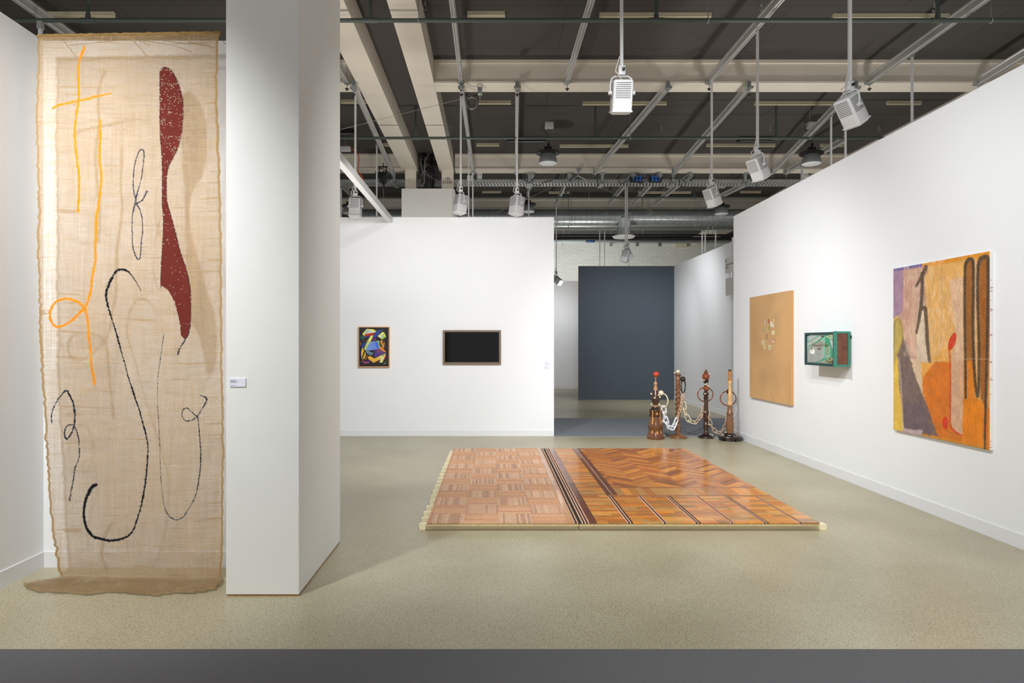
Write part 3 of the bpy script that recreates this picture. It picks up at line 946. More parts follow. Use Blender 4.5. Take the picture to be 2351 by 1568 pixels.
mb.tube([tuple(c + Vector((-.02, 0, -.08))), tuple(c + Vector((.17, 0, -.17)))], .01, 6)
mb.build('bracket', M['galv'], t)
Mb().tube([(c.x - .1 + .09 * math.cos(a), c.y - .02, c.z - .22 + .1 * math.sin(a)) for a in [i * math.pi / 10 for i in range(20)]], .004, 5, closed=True).build('cable_loop', M['black'], t)
for i, (pts, lb) in enumerate((([(1188, 393), (1200, 410), (1216, 419), (1226, 424), (1238, 426), (1250, 418), (1268, 414)], 'black cable draped along the tray by the centre pole'),
                ([(1372, 400), (1371, 430)], 'black cable dropping from the second beam near its middle'),
                ([(1560, 412), (1562, 425), (1570, 430), (1574, 420), (1566, 411)], 'black cable loop by the long pole on the tray'),
                ([(1723, 412), (1735, 420), (1742, 432), (1755, 440), (1768, 432)], 'black cable sagging at the right end of the tray'))):
    tag(Mb().tube(smooth_path([tuple(P(a, b, 15.985)) for a, b in pts], 5).tolist(), 0.008, 6).build('hanging_cable', M['black']), lb, 'cable')

# ceiling hooks
def hook(px, py, label):
    Y = 4.5 * F / (VY - py + 6)
    x, z = PX(px, Y), HZ
    mb = Mb().tube([(x, Y, z), (x, Y, z - 0.05)], 0.012, 8)
    mb.tube([(x, Y, z - 0.05)] + [(x + 0.022 * math.sin(a), Y, z - 0.09 + 0.03 * math.cos(a)) for a in [k * math.pi / 6 for k in range(0, 10)]], 0.004, 6)
    tag(mb.build('ceiling_hook', M['galv']), label, 'hook', 'small hooks in the ceiling')
hook(1748, 10, 'ceiling hook at the top edge above the central-right pole')
hook(2145, 12, 'ceiling hook at the top edge near the top right batten')
hook(976, 8, 'ceiling hook at the top edge by the right wide girder')
hook(1036, 292, 'ceiling hook right of the wide girders before the second pipe')
hook(1270, 294, 'ceiling hook beside the left high-bay lamp cable')
hook(1519, 293, 'ceiling hook between the two middle rails')
hook(1769, 293, 'ceiling hook left of the right high-bay lamp')
hook(2018, 294, 'ceiling hook over the right partition')

# ------------------------------------------------------------------ spiral duct, diffuser, black pipes, far tray
Yd = 19.6; zd = PZ(499, Yd); rd = 18 * Yd / F
t = thing('spiral_duct', (3, Yd, zd - rd), 'large galvanised spiral duct in front of the brick wall', 'duct')
prof_x = np.arange(-4, 13, 0.04)
mb = Mb()
pts = []; rad = []
x = -4.0; k = 0
while x < 13:
    pts += [(x, Yd, zd), (x + 0.150, Yd, zd), (x + 0.156, Yd, zd), (x + 0.164, Yd, zd)]
    rad += [rd, rd, rd + 0.008, rd + 0.008]
    x += 0.17
mb.tube(pts, rad, 36)
mb.build('duct_run', M['galv'], t)
for px in (1311, 1597):
    x = PX(px, Yd)
    mb = Mb().tube([(x, Yd + (rd + 0.012) * math.sin(a), zd + (rd + 0.012) * math.cos(a)) for a in [i * math.pi / 14 for i in range(28)]], 0.016, 6, closed=True)
    mb.tube([(x, Yd, zd + rd), (x, Yd, HZ)], 0.006, 6)
    mb.build('duct_band', M['galv'], t)
dx = PX(1432, Yd)
prof = [(20, 500), (21, 505), (14, 521), (14, 525)]
mb = Mb().lathe([(r_ * Yd / F, PZ(y_, Yd)) for r_, y_ in prof][::-1], (dx, Yd, 0), 28)
bh = mb.build('branch_hopper', M['galv'], t)
Mb().lathe([(16 * Yd / F, PZ(541, Yd)), (16 * Yd / F, PZ(524, Yd))], (dx, Yd, 0), 28).build('branch_collar', M['galv'], bh)
Mb().lathe([(10 * Yd / F, PZ(548, Yd)), (23 * Yd / F, PZ(546, Yd)), (26 * Yd / F, PZ(543, Yd)), (26 * Yd / F, PZ(542, Yd)), (16 * Yd / F, PZ(540, Yd))], (dx, Yd, 0), 32).build('diffuser', M['white_metal'], t)
tag(Mb().tube([(-4, 21.5, PZ(528, 21.5) + 0.2), (13, 21.5, PZ(528, 21.5) + 0.2)], 0.2, 28).build('round_duct', M['galv']), 'smaller round duct just below and behind the large spiral duct', 'duct')
tag(Mb().tube([(-4, 20.1, PZ(548, 20.1)), (13, 20.1, PZ(548, 20.1))], 0.055, 14).build('black_pipe', M['blackmetal']), 'thick black pipe below the ducts', 'pipe', 'black pipes below the ducts')
tag(Mb().tube([(-4, 20.1, PZ(540.2, 20.1)), (13, 20.1, PZ(540.2, 20.1))], 0.035, 14).build('black_pipe', M['blackmetal']), 'thinner black pipe just above the thick one', 'pipe', 'black pipes below the ducts')
for px, lb in ((1305, 'pipe hanger strap left of the diffuser'), (1475, 'pipe hanger strap right of the diffuser'), (1625, 'pipe hanger strap by the far sloping partition'), (1637, 'second pipe hanger strap by the far sloping partition')):
    x = PX(px, 20.1)
    tag(Mb().tube([(x, 20.1, HZ), (x, 20.1, PZ(550, 20.1))], 0.014, 6).build('hanger_strap', M['galv']), lb, 'strap', 'straps holding the black pipes')
t = thing('cable_tray', (4, 24, PZ(556, 24)), 'far cable tray along the top of the brick wall', 'cable tray')
mb = Mb().box(0, 13, 23.9, 23.91, PZ(556, 23.9), PZ(552, 23.9)).box(0, 13, 23.9, 24.2, PZ(556, 23.9), PZ(556, 23.9) + 0.005)
mb.build('tray_body', M['galv'], t)
for px in (1294, 1403, 1463, 1515):
    x = PX(px, 24)
    B(x - 0.05, x + 0.05, 23.95, 24.1, PZ(565, 24), PZ(556, 24)).build('hanger_bracket', M['aludark'], t)
    Mb().tube([(x, 24.02, PZ(556, 24)), (x, 24.02, HZ)], .012, 6).build('hanger_rod', M['aludark'], t)
Y = 23.85
t = thing('socket_box', tuple(P(1355, 556, Y)), 'small far black box with blue sockets over the brick wall', 'socket box')
c = P(1355, 554.5, Y)
Mb().bbox(tuple(c), (.28, .1, .07), .01).build('case', M['black'], t)
for i in range(3): Mb().sphere(tuple(c + Vector((-.07 + .07 * i, -.05, 0))), .026, 10, 8).build('socket', M['bluesock'], t)
Y = 27.9
for px0, px1, py, lb in ((1528, 1576, 555, 'long white lamp casing at the top of the brick wall'), (1550, 1575, 563, 'yellowish box on the brick wall')):
    tag(B(PX(px0, Y), PX(px1, Y), Y - .1, Y + .1, PZ(py + 4, Y), PZ(py - 3, Y)).build('wall_casing', M['batten' if py > 560 else 'white_metal']), lb, 'wall box')
# hanging booth signs at the corridor (thin panels facing the corridor)
t = thing('hanging_sign', (4.62, 12.6, 3.0), 'pale hanging booth sign with dark print, upper one', 'sign')
sp1 = B(4.60, 4.615, 12.0, 12.92, PZ(635, 12.92) + .06, PZ(593, 12.92)).build('panel', mat('sign_grey_white', (206, 204, 200), .6), t)
rz = (math.radians(90), 0, math.radians(-90))
mb = Mb()
def tiny(y0, y1, za, zb): mb.box(4.598, 4.60, y0, y1, za, zb)
tiny(12.86, 12.905, PZ(602, 12.9), PZ(596, 12.9))
for k in range(9): tiny(12.35 + .06 * k, 12.39 + .06 * k, PZ(611, 12.9), PZ(607.5, 12.9))
for k in range(3): tiny(12.74 + .055 * k, 12.78 + .055 * k, PZ(616.5, 12.9), PZ(613.5, 12.9))
mb.build('print', M['print'], sp1)
Mb().tube([(4.607, 12.88, PZ(600, 12.9)), (4.80, 12.88, PZ(600, 12.9))], .006, 6).build('bracket', M['galv'], t)
t = thing('hanging_sign', (4.62, 12.6, 2.3), 'plain pale hanging booth sign, lower one', 'sign')
B(4.60, 4.615, 12.0, 12.9, PZ(679, 12.9), PZ(640, 12.9)).build('panel', mat('sign_grey', (196, 194, 190), .6), t)
Mb().tube([(4.607, 12.86, PZ(660, 12.9)), (4.80, 12.86, PZ(660, 12.9))], .006, 6).build('bracket', M['galv'], t)
Mb().tube([(4.607, 12.6, PZ(643, 12.9)), (4.607, 12.6, PZ(622, 12.9))], .008, 6).build('link_rod', M['galv'], t)
struct('trim_1', B(4.78, 4.95, 12.80, 13.06, 0, 3.6), M['corr'], 'post at the end of the far partition')
for px, lb in ((1292, 'blank'),):
    pass

# ================================================================== WALL WORKS
def zc(ox, oy, s):
    return lambda pts: [(ox + p[0] * s, oy + p[1] * s) + tuple(q * s for q in p[2:]) for p in pts]

class Canvas:
    """colour field over a grid of photograph pixels x, y"""
    def __init__(s, x, y):
        s.x, s.y = x, y
        s.c = np.zeros(x.shape + (3,))
    def fill(s, rgb): s.c[:] = lin(rgb); return s
    def put(s, mask, rgb, a=1.0):
        c = lin(rgb)
        s.c[mask] = s.c[mask] * (1 - a) + c * a
        return s
    def poly(s, pts, rgb, a=1.0, wob=0.0, seed=3):
        x, y = s.x, s.y
        if wob:
            x = x + (vnoise(s.x * .35, s.y * .35, seed) - .5) * wob; y = y + (vnoise(s.x * .35, s.y * .35, seed + 1) - .5) * wob
        return s.put(inpoly(x, y, pts), rgb, a)
    def grad(s, pts, c0, c1, p0, p1):
        m = inpoly(s.x, s.y, pts)
        d = np.array(p1, float) - np.array(p0, float)
        t = np.clip(((s.x - p0[0]) * d[0] + (s.y - p0[1]) * d[1]) / (d @ d), 0, 1)[..., None]
        col = lin(c0) * (1 - t) + lin(c1) * t
        s.c[m] = col[m]
        return s
    def line(s, path, rgb, a=1.0, wob=0.0, soft=0.0, seed=5):
        x, y = s.x, s.y
        if wob:
            x = x + (vnoise(s.x * .5, s.y * .5, seed) - .5) * wob; y = y + (vnoise(s.x * .5, s.y * .5, seed + 1) - .5) * wob
        d = stroke_d(x, y, path)
        if soft > 0:
            t = np.clip(-d / soft + .5, 0, 1) * a
            s.c[:] = s.c * (1 - t[..., None]) + lin(rgb) * t[..., None]
        else:
            s.put(d < 0, rgb, a)
        return s
    def ell(s, c, rx, ry, rgb, rot=0.0, a=1.0):
        dx, dy = s.x - c[0], s.y - c[1]
        u = dx * math.cos(rot) + dy * math.sin(rot); v = -dx * math.sin(rot) + dy * math.cos(rot)
        return s.put((u / rx) ** 2 + (v / ry) ** 2 < 1, rgb, a)
    def mottle(s, amp, fx, fy, seed=9):
        n = vnoise(s.x * fx, s.y * fy, seed) * .6 + vnoise(s.x * fx * 2.1, s.y * fy * 2.1, seed + 1) * .4
        s.c *= (1 + (n[..., None] - .5) * 2 * amp)
        return s

def wall_grid_right(X, Ya, Yb, z0, z1, nx, ny):
    """grid on a face X = const; column 0 is the far edge Ya, row 0 the top"""
    Y = np.linspace(Ya, Yb, nx)[None, :].repeat(ny, 0)
    Z = np.linspace(z1, z0, ny)[:, None].repeat(nx, 1)
    pts = np.stack([np.full_like(Y, X), Y, Z], -1).reshape(-1, 3)
    return pts, VX + F * X / Y, VY - F * (Z - HC) / Y
def wall_grid_front(Yc, x0, x1, z0, z1, nx, ny):
    X = np.linspace(x0, x1, nx)[None, :].repeat(ny, 0)
    Z = np.linspace(z1, z0, ny)[:, None].repeat(nx, 1)
    pts = np.stack([X, np.full_like(X, Yc), Z], -1).reshape(-1, 3)
    return pts, VX + F * X / Yc, VY - F * (Z - HC) / Yc

# ---- small framed painting of facets on the centre wall
Yw = 10.514
Yf = Yw - 0.045
t = thing('framed_painting', (PX(858, Yw), Yw, PZ(842, Yw)), 'small framed painting of bright facets on black, on the centre partition', 'painting')
x0, x1, z1, z0 = PX(822.5, Yf), PX(894, Yf), PZ(750, Yf), PZ(843, Yf)
fw = 0.014
mb = Mb().box(x0, x0 + fw, Yf, Yw, z0, z1).box(x1 - fw, x1, Yf, Yw, z0, z1).box(x0 + fw, x1 - fw, Yf, Yw, z1 - fw, z1).box(x0 + fw, x1 - fw, Yf, Yw, z0, z0 + fw)
mb.build('frame', M['oak'], t)
B(x0 + fw, x1 - fw, Yw - 0.015, Yw - 0.001, z0 + fw, z1 - fw).build('shadow_gap', M['black'], t)
a0, a1, b0, b1 = x0 + fw + 0.007, x1 - fw - 0.007, z0 + fw + 0.007, z1 - fw - 0.007
pts, gx, gy = wall_grid_front(Yf + 0.006, a0, a1, b0, b1, 210, 280)
Q = zc(815, 745, 0.06698)
c = Canvas(gx, gy).fill((24, 22, 24)).mottle(.3, 1, 1)
def q(p, rgb, g=None):
    if g is None: c.poly(Q(p), rgb)
    else: c.grad(Q(p), rgb, g[0], Q([g[1]])[0], Q([g[2]])[0])
q([(160, 440), (250, 370), (300, 400), (480, 400), (490, 440), (340, 460), (300, 510), (220, 500)], (30, 80, 75))
q([(330, 410), (500, 400), (490, 450), (350, 450)], (25, 50, 120))
q([(230, 540), (400, 500), (430, 590), (300, 600)], (70, 40, 45))
q([(175, 620), (215, 580), (210, 740), (180, 700)], (150, 75, 40))
q([(215, 780), (240, 680), (300, 620), (400, 615), (340, 720), (240, 830)], (25, 55, 140))
q([(590, 480), (680, 270), (740, 215), (950, 165), (960, 195), (850, 260), (860, 330), (780, 400), (700, 440)], (30, 50, 160), ((55, 80, 130), (600, 470), (950, 180)))
q([(540, 580), (600, 480), (730, 470), (740, 540), (600, 580)], (90, 35, 110))
q([(650, 470), (720, 480), (690, 560)], (140, 40, 90))
q([(250, 330), (400, 150), (645, 165), (680, 205), (735, 210), (690, 270), (340, 410)], (235, 235, 100))
q([(320, 330), (415, 165), (640, 235), (640, 265), (320, 335)], (170, 185, 195), ((225, 230, 230), (400, 200), (640, 260)))
q([(315, 340), (700, 265), (620, 380), (345, 412)], (175, 35, 38))
q([(540, 385), (630, 375), (520, 620), (350, 885), (310, 820), (420, 570)], (235, 235, 110), ((205, 215, 120), (520, 400), (340, 850)))
q([(440, 560), (480, 540), (350, 790), (320, 820)], (110, 165, 110))
q([(775, 405), (940, 255), (1000, 270), (1065, 420), (930, 520), (870, 465)], (235, 235, 105))
q([(850, 410), (1000, 300), (985, 380), (880, 465)], (225, 225, 235), ((150, 140, 160), (860, 430), (990, 310)))
q([(885, 465), (1000, 380), (1065, 425), (930, 520)], (150, 200, 80))
q([(500, 600), (820, 550), (850, 830), (540, 890), (360, 870)], (95, 130, 215), ((120, 150, 220), (800, 600), (400, 860)))
q([(500, 605), (690, 580), (440, 760)], (120, 160, 200))
q([(700, 575), (830, 552), (855, 830), (830, 790), (790, 600)], (150, 195, 95))
q([(690, 590), (780, 600), (830, 790), (740, 820)], (70, 110, 210))
q([(540, 880), (860, 830), (1075, 960), (680, 1130), (640, 1060), (690, 900)], (60, 50, 150), ((110, 60, 110), (650, 1100), (1000, 900)))
q([(840, 720), (930, 800), (1070, 940), (980, 930), (870, 850)], (235, 140, 45))
q([(760, 870), (860, 840), (870, 940), (780, 970)], (140, 70, 80))
q([(870, 560), (930, 520), (945, 580), (925, 740), (880, 650)], (225, 145, 40))
q([(930, 720), (1000, 580), (1020, 640), (990, 830), (940, 800)], (205, 135, 35))
q([(1050, 700), (1120, 790), (1090, 810), (1045, 750)], (95, 45, 35))
c.line(Q([(380, 880, 14), (430, 970, 16), (500, 1020, 14), (580, 1030, 12)]), (140, 175, 190))
c.line(Q([(420, 870, 14), (480, 940, 20), (540, 975, 20), (610, 980, 14)]), (125, 160, 180))
q([(590, 1020), (670, 960), (660, 1050), (600, 1040)], (80, 25, 35))
q([(265, 780), (310, 890), (270, 1000), (240, 1165), (208, 1010), (225, 880)], (230, 190, 55))
q([(345, 910), (375, 1050), (330, 1150), (245, 1215), (310, 1060)], (225, 185, 55))
q([(430, 1040), (440, 1060), (380, 1200), (320, 1220)], (170, 90, 60))
q([(190, 1280), (280, 1220), (300, 1240), (215, 1290)], (140, 70, 45))
q([(260, 1270), (520, 1270), (460, 1325), (360, 1335), (290, 1310)], (190, 70, 110))
q([(320, 1270), (500, 1230), (520, 1270), (400, 1300)], (70, 40, 110))
q([(470, 1085), (540, 1085), (660, 1165), (640, 1315), (435, 1160)], (235, 175, 60))
q([(660, 1165), (890, 1060), (880, 1180), (640, 1318)], (225, 165, 50), ((240, 200, 90), (700, 1300), (880, 1080)))
q([(720, 1280), (850, 1220), (850, 1300), (760, 1300)], (90, 30, 30))
q([(880, 1060), (1060, 990), (940, 1310), (845, 1310)], (235, 235, 160), ((200, 205, 120), (1000, 1020), (860, 1300)))
q([(900, 1060), (1045, 1000), (960, 1110)], (150, 155, 110))
q([(1050, 1040), (1080, 1090), (940, 1300), (960, 1250)], (180, 30, 35))
q([(1050, 1230), (1110, 1340), (1060, 1300)], (60, 100, 40))
c.line(Q([(990, 1355, 8), (1040, 1320, 8)]), (200, 200, 170))
c.mottle(.10, 1.2, 1.2, 20)
M['paint'] = mat_attr('oil_paint', 0.45, bump=0.2, bscale=200)
grid_mesh('painted_board', pts, c.c.reshape(-1, 3), 210, 280, M['paint'], t)
B(a0, a1, Yf + 0.0065, Yw - 0.002, b0, b1).build('panel_body', M['black'], t)

# ---- black glazed work
t = thing('framed_painting', (PX(1083, Yw), Yw, PZ(836, Yw)), 'wide glossy black panel in a grey-brown frame on the centre partition', 'painting')
Yf = Yw - 0.05
x0, x1, z1, z0 = PX(1017, Yf), PX(1150, Yf), PZ(758, Yf), PZ(836, Yf)
fw = 0.030
mb = Mb()
for poly_ in ([(x0, z0), (x1, z0), (x1 - fw, z0 + fw), (x0 + fw, z0 + fw)], [(x1, z0), (x1, z1), (x1 - fw, z1 - fw), (x1 - fw, z0 + fw)],
              [(x1, z1), (x0, z1), (x0 + fw, z1 - fw), (x1 - fw, z1 - fw)], [(x0, z1), (x0, z0), (x0 + fw, z0 + fw), (x0 + fw, z1 - fw)]):
    vs = [(a, Yf, b) for a, b in poly_] + [(a, Yw, b) for a, b in poly_]
    mb.add(vs, [(0, 1, 2, 3), (7, 6, 5, 4), (0, 4, 5, 1), (1, 5, 6, 2), (2, 6, 7, 3), (3, 7, 4, 0)])
mb.build('frame', M['greyoak'], t)
mblk, nt_, b_ = new_mat('black_glossy_glass')
b_.inputs['Base Color'].default_value = (0.003, 0.003, 0.004, 1)
b_.inputs['Roughness'].default_value = 0.06
b_.inputs['Specular IOR Level'].default_value = 0.2
B(x0 + fw, x1 - fw, Yf + 0.012, Yw - 0.002, z0 + fw, z1 - fw).build('black_panel', mblk, t)

# ---- wall labels
def wall_label(cx, cy, w_, h_, Y, label, lines=4):
    t = thing('wall_label', (PX(cx, Y), Y, PZ(cy, Y)), label, 'label', 'small white wall labels')
    c_ = P(cx, cy, Y)
    cd = B(c_.x - w_ / 2, c_.x + w_ / 2, Y - 0.006, Y, c_.z - h_ / 2, c_.z + h_ / 2).build('card', M['label'], t)
    if lines:
        mb = Mb()
        for k in range(lines):
            zz = c_.z + h_ * 0.26 - k * h_ * 0.085
            x = c_.x - w_ * 0.46
            n = (7, 6, 9, 7)[k % 4]
            for i in range(n):
                l_ = w_ * (0.03 + 0.015 * ((i * 7 + k * 3) % 3))
                mb.box(x, x + l_, Y - 0.0068, Y - 0.006, zz - h_ * .02, zz + h_ * .02); x += l_ + w_ * 0.012
        x = c_.x - w_ * .46
        for i in range(6): mb.box(x, x + w_ * .05, Y - .0068, Y - .006, c_.z - h_ * .38, c_.z - h_ * .345); x += w_ * .065
        mb.build('print', M['print'], cd)
wall_label(546.5, 878, 0.094, 0.050, 3.866, 'white label card on the near column')
wall_label(1257, 834.5, 0.095, 0.045, Yw, 'upper of two tiny label cards at the right end of the centre partition', 2)
wall_label(1257, 843.5, 0.095, 0.045, Yw, 'lower of two tiny label cards at the right end of the centre partition', 2)

# ---- tan canvas on the right wall
XF = 3.81
Ya, Yb = F * XF / (1721.2 - VX), F * XF / (1815.2 - VX)
z0, z1 = 0.700, 2.170
t = thing('canvas_painting', (3.83, (Ya + Yb) / 2, z0), 'tall tan canvas with a cluster of small pale squares on the right partition', 'painting')
B(XF + 0.001, 3.849, Yb, Ya, z0, z1).build('stretcher', mat('tan_canvas_edge', (196, 150, 96), 0.8), t)
pts, gx, gy = wall_grid_right(XF, Ya, Yb, z0, z1, 240, 330)
c = Canvas(gx, gy).fill((206, 162, 110))
n1 = vnoise(gx * .03, gy * .014, 31); n2 = vnoise(gx * .06 + 5, gy * .03, 33)
c.c *= (1 + (n1 - .5)[..., None] * np.array([.30, .26, .2])) * (1 + (n2 - .5)[..., None] * .14)
R8 = zc(1740, 720, 0.0574); R5 = zc(1700, 640, 0.20408)
c.line(R5([(415, 1040, 3), (480, 1330, 4)]), (215, 172, 122), .6, soft=4)
c.line(R5([(340, 1270, 2), (375, 1380, 3)]), (170, 118, 72), .7, soft=2)
c.line(R5([(560, 150, 20), (330, 420, 25), (290, 700, 20)]), (206, 170, 118), .5, soft=14)
c.line(R5([(110, 200, 6), (102, 1320, 6)]), (205, 158, 100), .6, soft=3)
def rq(x0_, y0_, x1_, y1_, rgb, inner=None):
    c.poly(R8([(x0_, y0_), (x1_, y0_), (x1_, y1_), (x0_, y1_)]), rgb)
    if inner: c.poly(R8([(x0_ + 15, y0_ + 15), (x1_ - 15, y0_ + 15), (x1_ - 15, y1_ - 15), (x0_ + 15, y1_ - 15)]), inner)
rq(235, 240, 345, 515, (150, 115, 80), (208, 180, 150))
c.ell(R8([(430, 300)])[0], 34 * .0574, 95 * .0574, (180, 95, 60))
rq(505, 325, 575, 540, (226, 222, 214)); rq(510, 535, 565, 552, (110, 95, 80))
rq(600, 200, 660, 360, (205, 175, 95), (222, 205, 150))
rq(592, 415, 650, 550, (224, 214, 190)); rq(612, 450, 628, 520, (150, 140, 110))
rq(435, 480, 475, 655, (120, 145, 85))
rq(180, 570, 270, 750, (165, 160, 120), (175, 150, 115))
rq(300, 815, 400, 1025, (100, 98, 80), (190, 150, 115))
rq(555, 670, 665, 850, (224, 206, 172))
rq(155, 1070, 255, 1245, (206, 192, 150))
rq(490, 1035, 705, 1190, (170, 135, 112), (206, 160, 130)); rq(560, 1080, 625, 1150, (220, 180, 150)); rq(635, 1080, 690, 1150, (215, 175, 145))
rq(225, 1250, 305, 1430, (210, 190, 140))
rq(412, 1250, 540, 1450, (206, 190, 148)); rq(435, 1370, 455, 1395, (120, 120, 80)); rq(485, 1370, 505, 1395, (120, 120, 80))
rq(590, 600, 640, 650, (215, 150, 115)); rq(500, 680, 530, 730, (196, 130, 80))
c.mottle(.04, .7, .7, 44)
M['canvas'] = mat_attr('painted_canvas', 0.65, bump=0.25, bscale=350)
grid_mesh('painted_canvas', pts, c.c.reshape(-1, 3), 240, 330, M['canvas'], t)

# ---- large orange and violet canvas on the right wall
XF = 3.82
Ya, Yb = F * XF / (2051.0 - VX), F * XF / (2272.0 - VX)
z0, z1 = 0.672, 2.205
t = thing('canvas_painting', (3.835, (Ya + Yb) / 2, z0), 'large orange and violet canvas with dark finger strokes on the right partition', 'painting')
st_ = B(XF + 0.002, 3.849, Yb, Ya, z0 + .002, z1 - .002).build('stretcher', M['canvas_edge'], t)
NX, NY = 330, 460
pts, gx, gy = wall_grid_right(XF, Ya, Yb, z0, z1, NX, NY)
W = zc(2000, 560, 0.3188)
c = Canvas(gx, gy).fill((222, 160, 84))
fxn = (vnoise(gx * 1.6, gy * 1.2, 160) - .5) * 4.5 + (vnoise(gx * .12, gy * .12, 161) - .5) * 2
fyn = (vnoise(gx * 1.6, gy * 1.2, 162) - .5) * 5.5 + (vnoise(gx * .12, gy * .12, 163) - .5) * 2
def wq(p, rgb, a=1.0, wob=3): c.put(inpoly(gx + fxn, gy + fyn, W(p)), rgb, a)
wq([(140, 150), (380, 120), (395, 300), (390, 450), (340, 620), (320, 840), (140, 900)], (190, 150, 136))
wq([(140, 150), (235, 150), (235, 480), (160, 540)], (160, 128, 150))
wq([(235, 150), (300, 140), (330, 600), (300, 800), (240, 640), (230, 480)], (202, 156, 134), .8)
wq([(300, 150), (370, 140), (330, 330), (360, 640), (330, 830), (270, 700)], (206, 165, 140), .7)
wq([(370, 460), (395, 480), (430, 850), (330, 850), (330, 650)], (212, 190, 165))
wq([(375, 150), (690, 100), (670, 840), (430, 850), (400, 480)], (226, 172, 98))
wq([(560, 260), (668, 240), (668, 840), (580, 840), (610, 640)], (218, 178, 150), .8)
wq([(140, 150), (370, 120), (370, 165), (140, 205)], (120, 100, 150))
wq([(370, 100), (870, 40), (870, 90), (700, 112), (500, 150), (370, 165)], (222, 148, 44))
wq([(270, 820), (360, 855), (370, 960), (372, 1130), (330, 980)], (214, 186, 156))
wq([(360, 858), (450, 850), (525, 752), (568, 758), (572, 850), (440, 860), (400, 950), (365, 970)], (228, 165, 78))
wq([(430, 885), (470, 850), (575, 850), (573, 1285), (670, 1390), (665, 1440), (480, 1390), (400, 1170), (368, 1010), (375, 960)], (214, 116, 30))
wq([(576, 838), (667, 838), (668, 1390), (600, 1350), (570, 1290)], (212, 168, 134))
wq([(667, 838), (745, 838), (750, 1110), (667, 1115)], (222, 130, 30))
wq([(665, 1108), (760, 1105), (870, 1200), (870, 1560), (655, 1440)], (230, 132, 22))
wq([(365, 1350), (480, 1385), (870, 1470), (870, 1560), (365, 1400)], (216, 138, 36))
wq([(140, 560), (190, 525), (225, 560), (238, 650), (190, 800), (215, 1000), (232, 1350), (140, 1345)], (222, 182, 74))
wq([(165, 560), (190, 540), (220, 575), (228, 660), (190, 780), (165, 900)], (176, 156, 86), .8)
wq([(232, 668), (275, 800), (330, 985), (392, 1130), (485, 1388), (430, 1378), (240, 1345), (208, 1050), (192, 810)], (118, 98, 92))
wq([(240, 1150), (360, 1130), (440, 1370), (240, 1340)], (104, 88, 100), .6)
wq([(232, 1330), (370, 1340), (365, 1400), (232, 1370)], (190, 165, 165))
wq([(678, 130), (712, 108), (738, 130), (735, 600), (742, 842), (690, 842), (676, 500)], (160, 98, 34))
wq([(768, 200), (780, 120), (815, 95), (845, 110), (842, 600), (830, 1180), (790, 1120), (778, 850), (772, 500)], (158, 94, 32))
wq([(742, 118), (768, 118), (768, 400), (774, 800), (770, 1085), (758, 1000), (745, 850), (738, 500)], (222, 170, 112))
pale = np.clip((vnoise(gx * .5, gy * .08, 67) - .45) * 1.6, 0, .30) * (vnoise(gx * .06, gy * .04, 68) > .35) * (gy < 818) * (gx > 2075) * (gx < 2210)
c.c = c.c * (1 - pale[..., None]) + lin((232, 214, 186)) * pale[..., None]
dark = (62, 54, 42)
def wl(p, rgb, a=.92, soft=2.2, wob=1.5): c.line(W(p), rgb, a, wob, soft)
wl([(190, 800, 5), (225, 690, 5), (222, 590, 7), (195, 540, 7), (170, 580, 6), (165, 760, 4)], (128, 120, 70), .7)
wl([(200, 820, 4), (215, 1000, 4), (232, 1340, 4)], (196, 180, 170), .7)
wl([(682, 1110, 8), (680, 840, 10), (675, 500, 10), (676, 200, 10), (690, 128, 12), (714, 108, 13), (735, 132, 12), (738, 300, 11), (735, 600, 11), (742, 850, 11), (752, 1000, 10), (768, 1098, 10), (776, 1000, 10), (776, 700, 10), (768, 400, 10), (770, 200, 11), (782, 118, 14), (815, 94, 15), (842, 112, 14), (845, 300, 12), (836, 800, 11), (825, 1200, 9), (820, 1480, 7)], dark)
wl([(397, 165, 14), (370, 225, 13), (325, 305, 8)], (84, 66, 52))
wl([(372, 210, 13), (365, 400, 12), (350, 520, 12), (328, 640, 9)], (84, 66, 52))
wl([(368, 470, 10), (388, 462, 14), (398, 540, 13), (408, 720, 13), (422, 845, 12)], (84, 66, 52))
wl([(404, 160, 3), (404, 200, 4), (388, 230, 2)], (110, 84, 150), .8)
c.ell(W([(585, 703)])[0], 24 * .3188, 66 * .3188, (214, 62, 28), rot=0.32)
wl([(562, 752, 5), (570, 850, 5), (574, 1000, 5), (572, 1280, 5), (600, 1345, 6), (655, 1378, 5)], (206, 56, 28))
c.ell(W([(535, 1290)])[0], 21 * .3188, 46 * .3188, (212, 60, 30), rot=-0.05)
wl([(160, 190, 3), (156, 700, 3), (150, 1330, 3)], (110, 92, 150), .8)
wl([(860, 60, 3), (850, 700, 3), (836, 1480, 3)], (150, 60, 50), .6)
# seam and scratchy texture of the weave
wl([(280, 828, 2), (400, 845, 2), (520, 835, 3), (660, 828, 2), (850, 830, 2)], (214, 190, 150), .5)
wl([(505, 130, 1.5), (510, 400, 1.5), (505, 740, 1.5)], (140, 110, 70), .5)
n = vnoise(gx * 1.1, gy * .16, 60); n2 = vnoise(gx * .12, gy * .05, 61); n3 = vnoise(gx * 1.5, gy * 1.5, 66)
c.c *= (1 + (n - .5)[..., None] * .30) * (1 + (n2 - .5)[..., None] * .22) * (1 + (n3 - .5)[..., None] * .16)
sp = (vnoise(gx * 1.3, gy * .9, 62) > .78)
c.put(sp & (vnoise(gx * .1, gy * .1, 63) > .4), (222, 200, 160), .18)
